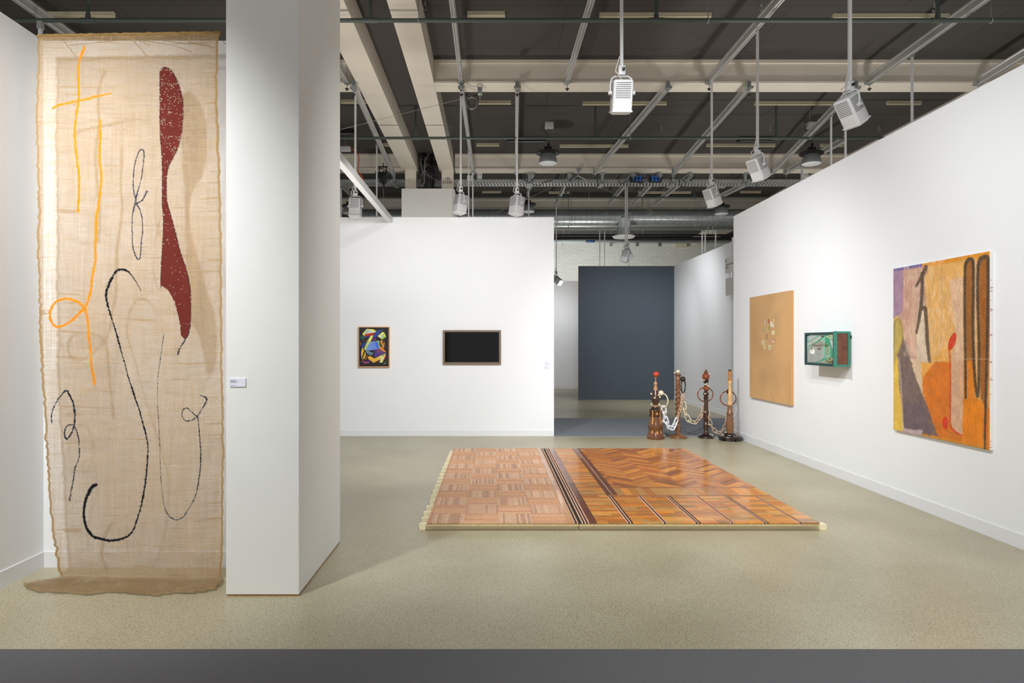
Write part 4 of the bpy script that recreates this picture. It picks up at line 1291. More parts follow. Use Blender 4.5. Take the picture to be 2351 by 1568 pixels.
# real relief of the thick paint
n = vnoise(gx * .5, gy * .5, 65)
pts = pts.reshape(NY, NX, 3); pts[..., 0] -= 0.0008 + 0.0015 * vnoise(gx * .9, gy * .9, 64); pts[[0, -1], :, 0] = XF + .003; pts[:, [0, -1], 0] = XF + .003
pts = pts.reshape(-1, 3)
grid_mesh('painted_canvas', pts, c.c.reshape(-1, 3), NX, NY, mat_attr('rough_painted_canvas', 0.75, bump=0.4, bscale=260), t)
mb = Mb()
rr = random.Random(8)
for zz in [PZ(y, Yb) for y in (643, 660, 662, 668, 690, 709, 711, 714, 768, 770, 830, 832, 868, 872, 905, 1013, 1020, 1027)]:
    l_ = rr.uniform(.006, .024)
    mb.box(XF + .004, XF + .004 + l_, Yb - .0006, Yb + .001, zz - .0025, zz + .0015)
mb.build('paint_drip', mat('crimson_drip', (160, 50, 70), .6), st_)

# ---- green box object
XF = 3.666
Yn = 7.02; Yfar = 7.68
z0, z1 = 1.239, 1.623
t = thing('wall_box', (3.80, (Yn + Yfar) / 2, z0), 'small green wooden display case projecting from the right partition', 'box')
green = mat('worn_green_paint', (58, 132, 112), 0.5, var=.16, vscale=30)
dgreen = mat('dark_teal_frame', (34, 66, 66), 0.4, var=.2, vscale=20)
mb = Mb().box(XF + .014, 3.845, Yn + .006, Yfar, z0 + .012, z1 - .006)
mb.build('case', green, t)
# front frame (towards the room)
mb = Mb()
for (ya, yb, za, zb) in ((Yn + .0, Yfar, z1 - .03, z1 - .006), (Yn + .0, Yfar, z0 + .004, z0 + .034), (Yfar - .04, Yfar, z0 + .034, z1 - .03), (Yn, Yn + .022, z0 + .034, z1 - .03)):
    mb.box(XF, XF + .02, ya, yb, za, zb)
mb.build('front_frame', dgreen, t)
# near face: corner post, rails and rusty panel (XF .. 3.85 across)
mb = Mb().box(XF - .004, XF + .030, Yn - .014, Yn, z0 - .002, z1 + .002)
mb.box(XF + .030, 3.836, Yn - .008, Yn, z1 - .022, z1).box(XF + .030, 3.836, Yn - .008, Yn, z0 + .004, z0 + .028).box(3.816, 3.838, Yn - .010, Yn, z0 + .004, z1)
mb.box(XF + .030, 3.816, Yn - .012, Yn, z0 + .012, z0 + .020)
mb.build('side_frame', green, t)
B(XF + .030, 3.816, Yn - .003, Yn + .004, z0 + .028, z1 - .022).build('rusty_panel', mat('rusted_sheet', (112, 66, 46), 0.6, var=.35, vscale=14), t)
Mb().tube([(3.84, Yn - .004, z1 - .06), (3.848, Yn - .004, z1 - .06)], .018, 12).build('hinge_knob', M['black'], t)
ya, yb, za, zb = Yfar - .04, Yn + .022, z0 + .034, z1 - .03
NX, NY = 300, 200
pts, gx, gy = wall_grid_right(XF + .012, ya, yb, za, zb, NX, NY)
G = zc(1840, 750, 0.06377)
c = Canvas(gx, gy).fill((176, 182, 176))
zx, zy = (gx - 1840) / .06377, (gy - 750) / .06377
m_ = inpoly(zx, zy, [(190, 830), (500, 700), (850, 400), (850, 1330), (190, 1330)])
stripe = (np.sin(zx * 2 * math.pi / 34) > .55)
c.put(m_ & stripe, (92, 98, 96), .8)
dots = (np.sin(zx * 2 * math.pi / 30) > .5) & (np.sin((zy - zx * .3) * 2 * math.pi / 44) > .2)
c.put(dots, (80, 88, 86), .7)
def gq(p, rgb, a=1.0): c.poly(G(p), rgb, a)
gr_ = (58, 152, 116); dg_ = (38, 118, 98)
gq([(190, 290), (340, 290), (190, 380)], dg_); gq([(190, 400), (260, 380), (260, 520), (190, 560)], (120, 165, 170))
gq([(190, 570), (600, 330), (650, 290), (700, 290), (620, 350), (190, 600)], gr_)
gq([(190, 740), (540, 540), (720, 400), (850, 290), (870, 330), (700, 490), (560, 590), (190, 765)], gr_)
gq([(190, 820), (360, 730), (370, 750), (190, 845)], gr_)
gq([(850, 290), (950, 290), (1150, 430), (1150, 520), (1000, 440), (1150, 860), (1150, 1100), (860, 1190), (600, 1290), (440, 1290), (640, 1230), (850, 1100)], gr_)
gq([(950, 270), (1150, 270), (1150, 400)], (190, 180, 150))
gq([(880, 320), (1140, 430), (1140, 470), (890, 370)], (206, 188, 140))
gq([(1020, 480), (1150, 540), (1150, 860), (1090, 700)], (190, 186, 190))
for k, (y_) in enumerate((720, 800, 890, 980, 1050)):
    gq([(870, y_ + 60), (1040, y_ - 20), (1045, y_ + 20), (870, y_ + 100)], (190, 176, 160))
gq([(770, 400), (850, 380), (850, 1130), (790, 1130)], (120, 186, 156), .6)
gq([(190, 1300), (1150, 1330), (1150, 1400), (190, 1360)], (170, 205, 180))
gq([(850, 1200), (1150, 1100), (1150, 1340), (850, 1290)], (120, 125, 85))
m_ = inpoly(zx, zy, [(950, 1160), (1150, 1090), (1150, 1340), (950, 1320)])
c.put(m_ & (vnoise(zx * .05, zy * .05, 71) > .5), (56, 44, 34)); c.put(m_ & (vnoise(zx * .05, zy * .05, 72) > .68), (196, 170, 130))
gq([(600, 1290), (640, 1250), (760, 1260), (830, 1300)], (150, 140, 110))
c.line(G([(715, 310, 14), (720, 350, 16), (755, 365, 18), (795, 345, 16), (795, 310, 14)]), (24, 26, 28))
br_ = (128, 108, 66)
for p in ([(360, 540, 8), (420, 545, 8), (420, 600, 8), (360, 690, 10), (375, 850, 14)], [(540, 545, 10), (760, 540, 10)], [(430, 600, 9), (870, 600, 9)], [(870, 600, 9), (950, 540, 9), (960, 640, 10), (900, 660, 9)],
          [(950, 680, 12), (930, 840, 12), (920, 950, 14)], [(690, 520, 8), (700, 700, 9), (700, 800, 6)], [(520, 960, 6), (640, 1005, 6), (760, 995, 6)], [(760, 650, 7), (900, 650, 7), (930, 690, 9)]):
    c.line(G(p), br_, .85)
c.ell(G([(395, 895)])[0], 84 * .06377, 92 * .06377, (236, 234, 226))
c.line(G([(370, 800, 14), (385, 890, 10)]), (150, 120, 84))
grid_mesh('collage', pts, c.c.reshape(-1, 3), NX, NY, mat_attr('printed_collage', .35), t)
rotL = (math.radians(90), 0, math.radians(-90))
brm = mat('brown_lettering', (118, 92, 48), .6)
def face_text(s_, px, py, size, xs):
    Yq = F * (XF + .010) / (px - VX)
    text_obj(s_, size, (XF + .010, Yq, PZ(py, Yq)), rotL, brm, t, depth=.0008, xs=xs)
face_text('CORPORATE LETTING', 1881.5, 793.4, 0.034, 1.05)
face_text('ONLY', 1881, 801, 0.034, 1.0)

# ================================================================== BURLAP
YB = 4.17
burlap_mat, nt, bs = new_mat('burlap_weave')
at = nt.nodes.new('ShaderNodeAttribute'); at.attribute_name = 'Col'
tc = nt.nodes.new('ShaderNodeTexCoord')
def strk(sc, det=3):
    mp = nt.nodes.new('ShaderNodeMapping'); mp.inputs['Scale'].default_value = sc
    nt.links.new(tc.outputs['Object'], mp.inputs[0])
    n = nt.nodes.new('ShaderNodeTexNoise'); n.inputs['Scale'].default_value = 1.0; n.inputs['Detail'].default_value = det
    nt.links.new(mp.outputs[0], n.inputs['Vector'])
    return n.outputs['Fac']
def mathn(op, a, b=None, clamp=False):
    m = nt.nodes.new('ShaderNodeMath'); m.operation = op; m.use_clamp = clamp
    for i, v in enumerate((a, b)):
        if v is None: continue
        if hasattr(v, 'links') or hasattr(v, 'is_linked'): nt.links.new(v, m.inputs[i])
        else: m.inputs[i].default_value = v
    return m.outputs[0]
hz = strk((5, 5, 330)); vt = strk((300, 5, 3)); blot = strk((2.5, 2.5, 1.2), 2)
s1 = mathn('ADD', hz, vt)
s1 = mathn('ADD', mathn('MULTIPLY', mathn('SUBTRACT', s1, 1.0), 1.0), 0.0)
s2 = mathn('MULTIPLY', mathn('SUBTRACT', blot, 0.5), 0.5)
cov = mathn('ADD', mathn('ADD', s1, s2), 0.58, clamp=True)
cov2 = mathn('MAXIMUM', cov, at.outputs['Alpha'])
vm = nt.nodes.new('ShaderNodeVectorMath'); vm.operation = 'SCALE'
nt.links.new(at.outputs['Color'], vm.inputs[0])
nt.links.new(mathn('ADD', mathn('MULTIPLY', s1, -0.35), 1.0), vm.inputs['Scale'])
nt.links.new(vm.outputs[0], bs.inputs['Base Color'])
bs.inputs['Roughness'].default_value = 0.9
bs.inputs['Specular IOR Level'].default_value = 0.1
tr = nt.nodes.new('ShaderNodeBsdfTransparent')
tl = nt.nodes.new('ShaderNodeBsdfTranslucent')
nt.links.new(vm.outputs[0], tl.inputs['Color'])
mx0 = nt.nodes.new('ShaderNodeMixShader'); mx0.inputs[0].default_value = 0.25
nt.links.new(bs.outputs[0], mx0.inputs[1]); nt.links.new(tl.outputs[0], mx0.inputs[2])
mx = nt.nodes.new('ShaderNodeMixShader')
nt.links.new(cov2, mx.inputs[0]); nt.links.new(tr.outputs[0], mx.inputs[1]); nt.links.new(mx0.outputs[0], mx.inputs[2])
nt.links.new(mx.outputs[0], nt.nodes['Material Output'].inputs['Surface'])
bp = nt.nodes.new('ShaderNodeBump'); bp.inputs['Strength'].default_value = .4; bp.inputs['Distance'].default_value = .002
nt.links.new(s1, bp.inputs['Height']); nt.links.new(bp.outputs[0], bs.inputs['Normal'])

t = thing('burlap_hanging', (-2.3, YB, 0.0), 'floor-length burlap cloth painted with orange, maroon and black lines, hung before the left partition', 'wall hanging')
Ledge = [(84, 92), (140, 93), (200, 90), (300, 90), (400, 92), (500, 93), (600, 92), (650, 95), (770, 93), (880, 97), (960, 103), (1040, 107), (1130, 111), (1200, 118), (1260, 128), (1300, 134), (1327, 138)]
Redge = [(77, 506), (200, 503), (300, 506), (400, 510), (600, 514), (800, 515), (950, 517), (1050, 518), (1150, 516), (1250, 514), (1327, 511)]
NX, NR = 340, 960
rows = np.linspace(84, 1322, NR)
le = np.interp(rows, [a for a, b in Ledge], [b for a, b in Ledge]) + (vnoise(rows * .12, rows * 0 + 3, 81) - .5) * 4 + (vnoise(rows * .5, rows * 0 + 3, 82) - .5) * 1.6
re = np.interp(rows, [a for a, b in Redge], [b for a, b in Redge]) + (vnoise(rows * .07, rows * 0 + 8, 83) - .5) * 3 + (vnoise(rows * .5, rows * 0 + 3, 84) - .5) * 1.2
u = np.linspace(0, 1, NX)
gx = le[:, None] * (1 - u) + re[:, None] * u
gy = rows[:, None] + (1 - u[None, :]) * 0 - np.clip(1 - (rows[:, None] - 84) / 500, 0, 1) * 7 * u[None, :]
gx = gx * 1.0
disp = (vnoise(gx * .018, gy * .002 + 9, 85) - .5) * .05 + (vnoise(gx * .05, gy * .006, 86) - .5) * .018 + (vnoise(gx * .03, gy * .03, 87) - .5) * .008
disp *= np.clip((gy - 84) / 200, 0, 1)
Yg = YB + disp - 0.02
X = (gx - VX) * YB / F
Z = HC - (gy - VY) * YB / F
edge = np.minimum(u, 1 - u)[None, :] * np.ones_like(gx)
c = Canvas(gx, gy).fill((198, 168, 128))
hzn = vnoise(gx * .02, gy * .9, 90); vtn = vnoise(gx * .9, gy * .02, 91); slub = vnoise(gx * .012 + gy * .0, gy * .35 + 2 * np.sin(gx * .012), 92)
c.c *= (1 + (hzn - .5)[..., None] * .22) * (1 + (vtn - .5)[..., None] * .16)
alpha = np.zeros(gx.shape)
m_ = slub > .86
c.put(m_, (168, 134, 86), .5); alpha[m_] = .8
m_ = edge < .012
c.put(m_, (172, 138, 88), .8); alpha[m_] = .95
def bpaint(mask, rgb, amin=1.0):
    c.put(mask, rgb); alpha[mask] = amin
def bl(path, rgb, wob=1.2, sp=0.0, seed=5):
    x = gx + (vnoise(gx * .4, gy * .4, seed) - .5) * wob * 2; y = gy + (vnoise(gx * .4, gy * .4, seed + 1) - .5) * wob * 2
    d = stroke_d(x, y, path)
    m = d < 0
    if sp: m &= ~(vnoise(gx * .9, gy * .9, seed + 2) > 1 - sp)
    bpaint(m, rgb)
OR = (240, 150, 44)
bl([(198, 113, 3.4), (187, 143, 3), (184, 170, 3), (186, 215, 3), (185, 235, 3.2), (179, 280, 3), (178, 310, 3), (182, 360, 3), (187, 410, 3), (187, 450, 3.2), (184, 486, 3.4)], OR, sp=.05)
bl([(128, 252, 3), (145, 243, 2.8), (185, 234, 3), (215, 228, 2.8), (240, 222, 2.6), (262, 218, 2.4)], OR, sp=.12)
bl([(235, 280, 2.6), (236, 310, 3), (234, 370, 3), (237, 410, 3), (232, 460, 3), (226, 500, 3.2), (224, 560, 3.2), (223, 600, 3.2), (216, 640, 3), (213, 665, 3), (205, 695, 3.2), (198, 708, 3.4)], OR)
bl([(198, 708, 3), (185, 695, 3), (165, 687, 3.2), (140, 690, 3.2), (122, 705, 3.2), (117, 728, 3), (128, 748, 3.2), (145, 749, 3), (170, 735, 3), (198, 708, 3)], OR)
bl([(198, 708, 3.2), (205, 735, 3.2), (208, 790, 3.2), (213, 830, 3.4), (216, 858, 3.6), (219, 882, 3.6)], OR)
mar = [(378, 156), (392, 160), (407, 179), (416, 204), (423, 230), (423, 303), (415, 338), (400, 364), (391, 383), (386, 411), (387, 462), (395, 491), (408, 536), (421, 587), (434, 625), (443, 667), (444, 721), (442, 750), (437, 769), (429, 780), (419, 769), (418, 747), (413, 721), (405, 692), (391, 667), (376, 657), (373, 661), (374, 625), (378, 514), (376, 469), (375, 367), (370, 319), (369, 207), (370, 166)]
x_ = gx + (vnoise(gx * .5, gy * .5, 95) - .5) * 1.6
m_ = inpoly(x_, gy, mar)
m_ &= ~((vnoise(gx * .8, gy * .8, 96) > .86 + .10 * np.clip((gy - 200) / 500, 0, 1)))
bpaint(m_, (112, 48, 40))
BK = (44, 46, 56)
bl([(p[0], p[1], .8) for p in mar[:20]], BK, .6, .25)
bl([(p[0], p[1], .7) for p in mar[26:] + mar[:1]], BK, .6, .25)
bl([(437, 769, 1.2), (427, 785, 1.4), (418, 800, 1.6), (414, 813, 2.4)], BK)
GB = (66, 66, 78)
bl([(315, 462, 1.5), (310, 430, 1.4), (311, 390, 1.4), (317, 360, 1.4), (326, 345, 1.8), (333, 350, 1.6), (332, 375, 1.4), (328, 410, 1.4), (320, 440, 1.5), (314, 465, 2.2), (308, 500, 1.4), (307, 540, 1.4), (310, 575, 1.4), (318, 595, 1.7), (325, 590, 1.5), (329, 550, 1.4), (332, 520, 1.4), (328, 490, 1.4), (316, 468, 2)], GB, .8, .06)
bl([(316, 468, 2), (330, 462, 1.8), (341, 441, 2.2)], GB, .8)
bl([(327, 669, 1), (315, 648, 1.2), (300, 628, 1.8), (288, 620, 2.4), (270, 621, 2.8), (257, 640, 2.8), (249, 665, 2.4), (247, 685, 2), (252, 712, 1.8), (262, 745, 1.6), (273, 785, 1.6), (280, 815, 1.6), (293, 855, 1.7), (303, 882, 1.7), (312, 915, 1.7), (325, 955, 1.7), (338, 1006, 1.8), (341, 1036, 2), (337, 1096, 2), (328, 1152, 2), (315, 1198, 2), (303, 1222, 2.2), (285, 1235, 2.8), (255, 1241, 3), (229, 1236, 3.4), (212, 1228, 3.6), (199, 1208, 3.8), (193, 1178, 3.8), (199, 1145, 3.8), (212, 1119, 4.4), (222, 1112, 4)], (34, 34, 40))
bl([(121, 973, 1.2), (118, 955, 1.5), (125, 932, 1.5), (137, 910, 1.8), (152, 897, 2.6), (161, 905, 2.4), (170, 930, 2), (172, 960, 1.8), (168, 985, 1.6), (161, 1000, 2), (153, 1007, 2.4), (148, 996, 2), (152, 981, 1.8), (163, 975, 1.8), (171, 979, 1.6), (179, 1000, 1.4), (182, 1030, 1.5), (180, 1055, 1.6), (172, 1075, 1.5), (166, 1105, 1.5), (161, 1135, 1.6), (158, 1150, 1.6)], BK)
bl([(383, 767, 1.2), (376, 810, .9), (370, 850, .9), (367, 880, .8), (368, 940, .8), (371, 1000, .8), (374, 1060, .8), (378, 1110, .8), (384, 1160, .9), (396, 1182, 1.1), (410, 1189, 1.3), (425, 1185, 1.2), (440, 1165, 1.1), (455, 1138, 1.2), (463, 1100, 1.3), (467, 1045, 1.4), (465, 1010, 1.3), (461, 960, 1.3), (456, 953, 1.4), (445, 942, 1.3), (435, 935, 1.4), (427, 941, 1.4), (425, 952, 1.3), (432, 963, 1.4), (445, 964, 1.3), (458, 955, 1.6), (470, 936, 1.6), (479, 920, 1.8), (477, 911, 2), (466, 907, 1.6)], BK, .7, .12)
# the run-out on the floor: rows from the fold towards the camera
NF = 110
pts = [np.stack([X, Yg, Z], -1)]
v = np.linspace(0, 1, NF)[1:]
frontx = np.array([52, 62, 80, 160, 200, 250, 330, 360, 400, 440, 490, 508, 514]); fronty = np.array([1345, 1354, 1361, 1365.5, 1368, 1362, 1368, 1370, 1364, 1366, 1358, 1346, 1335])
fu = np.array([0, .03, .07, .24, .33, .44, .60, .67, .75, .84, .94, .98, 1.0])
fx_ = np.interp(u, fu, frontx); fy_ = np.interp(u, fu, fronty) + (vnoise(u * 60, u * 0 + 3, 101) - .5) * 3
fY = HC * F / (fy_ - VY); fX = (fx_ - VX) * fY / F
bX, bY = X[-1], Yg[-1]
b_z = Z[-1]
fl = []
for vv in v:
    k = vv
    ease = 1 - (1 - k) ** 2
    XX = bX * (1 - k) + fX * k
    e = (1 - u) ** 2
    XX = XX + (fX - bX) * (ease - k) * .5
    YY = bY * (1 - k) + fY * k
    base = b_z * np.clip(1 - k * 9, 0, 1) ** 2
    zz = np.maximum(base, .006 + .010 * vnoise(u * 16, np.full_like(u, vv * 6), 103) * k + .012 * np.exp(-((k - .93) / .05) ** 2) * vnoise(u * 20, np.full_like(u, 1.0), 104))
    fl.append(np.stack([XX, YY, zz], -1))
fl = np.array(fl)
pts = np.concatenate([pts[0], fl], 0)
cf = np.zeros(fl.shape) + lin((160, 132, 96))
uu = np.broadcast_to(u, fl.shape[:2]); vv2 = v[:, None] * np.ones_like(uu)
cf = cf * (1 + (vnoise(uu * 300, vv2 * 6, 105) - .5)[..., None] * .2) * (1 + (vnoise(uu * 12, vv2 * 90, 106) - .5)[..., None] * .25)
af = np.full(fl.shape[:2], 0.22) + vv2 * .5
cols = np.concatenate([c.c, cf], 0); al = np.concatenate([alpha, af], 0)
NT = pts.shape[0]
grid_mesh('cloth', pts.reshape(-1, 3), cols.reshape(-1, 3), NX, NT, burlap_mat, t, alpha=al.reshape(-1))
hem = mat('rolled_burlap_hem', (150, 118, 70), .95, var=.25, vscale=60, stretch=(.2, 1, 1), bump=.6, bscale=90)
mb = Mb()
hp = []
for k in range(60):
    q_ = k / 59
    hp.append((PX(90 + (507 - 90) * q_, YB), YB - .012 + .002 * math.sin(k), PZ(87 - 7 * q_ - 1.5 + .5 * math.sin(k * 1.7), YB)))
mb.tube(hp, [0.013 + .0012 * math.sin(k * 2.3) for k in range(60)], 12)
mb.build('rolled_hem', hem, t)
mb = Mb()
for p in ([(318, 84), (250, 95), (158, 104)], [(330, 84), (400, 97), (480, 103)], [(938, 84), (1080, 104)], [(1300, 85), (1400, 100), (1560, 110)], [(440, 120), (400, 105), (320, 92)]):
    mb.tube(smooth_path([tuple(P(a * .319 if a > 560 else a, b, YB - .02)) for a, b in p], 5).tolist(), .0015, 5)
mb.tube(smooth_path([tuple(P(503, 90, YB - .01)), tuple(P(512, 95, YB)), tuple(P(518, 102, YB))], 4).tolist(), .0015, 5)
mb.build('loose_thread', hem, t)
mb = Mb()
for px in (140, 300, 460):
    mb.tube([tuple(P(px, 88, YB)), tuple(P(px, 86, 4.37))], .004, 6)
mb.build('mounting_pin', M['galv'], t)

# ================================================================== PARQUET PLATFORMS
rr = random.Random(21)
M['parq_matt'] = mat_attr('parquet_satin', 0.58, grain=.16, gscale=1.0, stretch=(60, 60, 60))
M['parq_gloss'] = mat_attr('parquet_varnished', 0.45, grain=.22, gscale=1.0, stretch=(14, 90, 30), coat=.7, bump=.25, bscale=.25)
M['gap_dark'] = mat('dark_gap_sheet', (60, 38, 26), .8)  # for a dark sheet added so the grooves between strips read dark
def jit(rgb, v=.10, h=.04):
    k = 1 + rr.uniform(-v, v)
    return tuple(min(1, max(0, x * k * (1 + rr.uniform(-h, h)))) for x in srgb(rgb))
XL, XJ, XR = -0.5225, 0.69, 2.598
YN, YFR = 5.19, 8.84
ZB = 0.062                     # top of the particleboard
def strip(mb, x0, x1, y0, y1, rgb, gap=.0009, v=.1, zt=None):
    z = ZB + .010 + rr.uniform(0, .0012) if zt is None else zt
    mb.box(min(x0, x1) + gap, max(x0, x1) - gap, y0 + gap, y1 - gap, ZB, z, col=jit(rgb, v))

def sleepers(t, plan):
    for (x0, x1, y0, y1) in plan:
        B(x0, x1, y0, y1, 0, 0.042).build('sleeper', M['pine'], t)

# sleeper rows (left ends seen in the photograph)
tops = [200, 232, 265, 300, 340, 370, 413, 470, 512, 563, 613, 663, 725, 800, 865, 945, 1020, 1100]
lefts = [545, 530, 515, 500, 485, 470, 440, 425, 410, 385, 365, 343, 312, 288, 273, 225, 190, 165]
rowsY = []
for a, b in zip(tops, lefts):
    y = 1000 + a / 5.8775 + 2.2
    Y = (HC - .042) * F / (y - VY)
    rowsY.append((Y, PX(940 + b / 5.8775, Y)))

# --- left platform: basket-weave parquet
tL = thing('parquet_platform', ((XL + XJ) / 2, YN, 0), 'left parquet platform of pinkish basket-weave squares on pale sleepers', 'platform', 'parquet floor platforms')
sleepers(tL, [(PX(962, 5.245), XJ - .006, 5.245, 5.31)] + [(x, XJ - .01, Y, Y + .055) for Y, x in rowsY])
B(XL, XJ - .004, YN + .004, YFR, .042, ZB - .002).build('particleboard', M['chip'], tL)
B(XL + .001, XJ - .005, YN + .003, YFR - .001, ZB - .002, ZB + .001).build('gap_darkening_sheet', M['gap_dark'], tL)  # added sheet, darkens the grooves of the left parquet
xb = [-.505, -.228, .046, .322, .599]
rowsn = 13
dy = (YFR - YN) / rowsn
for ci in range(4):
    for ri in range(rowsn):
        y0, y1 = YN + ri * dy, YN + (ri + 1) * dy
        x0, x1 = xb[ci], xb[ci + 1]
        mb = Mb()
        tone = (172 + rr.randint(-5, 5), 128 + rr.randint(-5, 5), 98 + rr.randint(-4, 4))
        if (ri + ci) % 2 == 0:
            n = 15
            for k in range(n):
                v_ = rr.choice([(206, 164, 132)] * 5 + [(186, 142, 112)] * 3 + [(214, 172, 138)] * 2 + [(176, 136, 112)])
                strip(mb, x0 + (x1 - x0) * k / n, x0 + (x1 - x0) * (k + 1) / n, y0 + .0015, y1 - .0015, v_, .0005, .07)
        else:
            n = 13
            for k in range(n):
                v_ = rr.choice([(202, 150, 112)] * 5 + [(190, 138, 102)] * 2 + [(212, 164, 126)])
                strip(mb, x0, x1, y0 + dy * k / n, y0 + dy * (k + 1) / n, v_, .0006, .05)
        mb.build('parquet_square', M['parq_matt'], tL)
mb = Mb()
y = YN
while y < YFR - .01:
    l = min(.3, YFR - y); strip(mb, XL, -.505, y, y + l, (194, 142, 106)); y += l
mb.build('edge_strip', M['parq_matt'], tL)
mb = Mb()
y = YN
while y < YFR - .01:
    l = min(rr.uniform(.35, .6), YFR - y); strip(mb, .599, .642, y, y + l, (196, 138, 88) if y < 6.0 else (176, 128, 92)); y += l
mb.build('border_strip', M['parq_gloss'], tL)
def stripes(t, xs, cols):
    mb = Mb()
    for a, b, cc in zip(xs[:-1], xs[1:], cols):
        y = YN
        while y < YFR - .01:
            l = min(rr.uniform(.6, 1.1), YFR - y); strip(mb, a, b, y, y + l, cc, .0005, .06); y += l
    mb.build('inlay_stripes', M['parq_matt'], t)
PK, DK = (204, 154, 124), (30, 28, 30)
stripes(tL, [.642, .655, .668, .680, .686], [PK, DK, PK, DK])

# --- right platform: varnished planks, herringbone, ladder of inlays
tR = thing('parquet_platform', ((XJ + XR) / 2, YN, 0), 'right glossy platform of herringbone and plank parquet on pale sleepers', 'platform', 'parquet floor platforms')
sleepers(tR, [(XJ + .003, 1.35, 5.245, 5.31), (1.352, PX(1898, 5.245), 5.245, 5.31)] + [(XJ + .006, XR + .028, Y, Y + .055) for Y, x in rowsY])
B(XJ + .002, XR, YN + .004, YFR, .042, ZB - .002).build('particleboard', M['chip'], tR)
B(XJ + .003, XR - .001, YN + .003, YFR - .001, ZB - .002, ZB + .001).build('gap_darkening_sheet', M['gap_dark'], tR)  # same added groove-darkening sheet, right platform
stripes(tR, [.694, .706, .719, .731, .744, .756, .768], [DK, PK, DK, PK, DK, PK])
mb = Mb(); y = YN
while y < YFR - .01:
    l = min(rr.uniform(.16, .24), YFR - y)
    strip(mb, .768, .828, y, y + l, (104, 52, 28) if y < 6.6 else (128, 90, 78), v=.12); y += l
y = 6.13
while y < YFR - .01:
    l = min(rr.uniform(.3, .6), YFR - y)
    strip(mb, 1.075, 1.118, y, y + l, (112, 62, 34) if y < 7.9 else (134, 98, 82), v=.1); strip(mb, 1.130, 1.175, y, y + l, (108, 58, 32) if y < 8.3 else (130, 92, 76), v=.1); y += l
y = 6.13
while y < YFR - .01:
    l = min(rr.uniform(.3, .6), YFR - y); strip(mb, 1.118, 1.130, y, y + l, PK); y += l
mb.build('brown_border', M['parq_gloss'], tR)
OCH = [(206, 132, 50), (194, 122, 46), (178, 110, 44), (212, 146, 64), (198, 114, 34), (166, 114, 58), (188, 136, 72), (216, 136, 46)]
def planks(name, x0, x1, y0, y1, w_=.062):
    mb = Mb(); y = y0
    while y < y1 - .004:
        l = min(w_ * rr.uniform(.75, 1.15), y1 - y)
        if y1 - y - l < .02: l = y1 - y
        xs = [x0]
        if x1 - x0 > .2 and rr.random() < .5: xs.append(x0 + (x1 - x0) * rr.uniform(.3, .7))
        xs.append(x1)
        for a, b in zip(xs[:-1], xs[1:]): strip(mb, a, b, y, y + l, rr.choice(OCH), .0008, .12)
        y += l
    mb.build(name, M['parq_gloss'], tR)
planks('plank_panel', .828, 1.066, YN, 6.13)
planks('plank_panel', .828, 1.073, 6.13, YFR)
# ladder: dark double inlays between plank panels
pairs = [(1.066, 1.114), (1.350, 1.388), (1.604, 1.652), (1.888, 1.920), (2.150, 2.192), (2.436, 2.464)]
ends = [p[0] for p in pairs[1:]] + [XR]
for i, (a, b) in enumerate(pairs):
    planks('plank_panel', b, ends[i], YN, 6.09)
    mb = Mb()
    dbl = i % 2 == 0
    w_ = b - a
    if dbl:
        for k, cc in enumerate((PK, DK, PK, DK)): strip(mb, a + w_ * k / 4, a + w_ * (k + 1) / 4, YN, 6.09, cc, .0004)
    else:
        for k, cc in enumerate((PK, DK, PK)): strip(mb, a + w_ * k / 3, a + w_ * (k + 1) / 3, YN, 6.09, cc, .0004)
    mb.build('inlay_stripes', M['parq_matt'], tR)
# cross border of short slanting boards
def clip(poly, x0, x1, y0, y1):
    def cut(p, f, inter):
        out = []
        for i in range(len(p)):
            a, b = p[i - 1], p[i]
            if f(b):
                if not f(a): out.append(inter(a, b))
                out.append(b)
            elif f(a): out.append(inter(a, b))
        return out
    def ix(v): return lambda a, b: (v, a[1] + (b[1] - a[1]) * (v - a[0]) / (b[0] - a[0]))
    def iy(v): return lambda a, b: (a[0] + (b[0] - a[0]) * (v - a[1]) / (b[1] - a[1]), v)
    for f, g in ((lambda q: q[0] >= x0, ix(x0)), (lambda q: q[0] <= x1, ix(x1)), (lambda q: q[1] >= y0, iy(y0)), (lambda q: q[1] <= y1, iy(y1))):
        if len(poly) < 3: return []
        poly = cut(poly, f, g)
    return poly
mb = Mb()
for (ya, yb) in ((6.09, 6.13), (6.425, 6.465)):
    x = 1.075 if ya < 6.2 else 1.175
    while x < XR - .01:
        l = min(rr.uniform(.4, .8), XR - x)
        strip(mb, x, x + l, ya, ya + .02, (126, 72, 38), .0005); strip(mb, x, x + l, ya + .02, yb, (178, 120, 66), .0005); x += l
x = 1.175
while x < XR - .005:
    l = min(.072, XR - x)
    strip(mb, x, x + l, 6.13, 6.425, rr.choice(OCH), .0008, .14)
    x += l
mb.build('cross_border', M['parq_gloss'], tR)
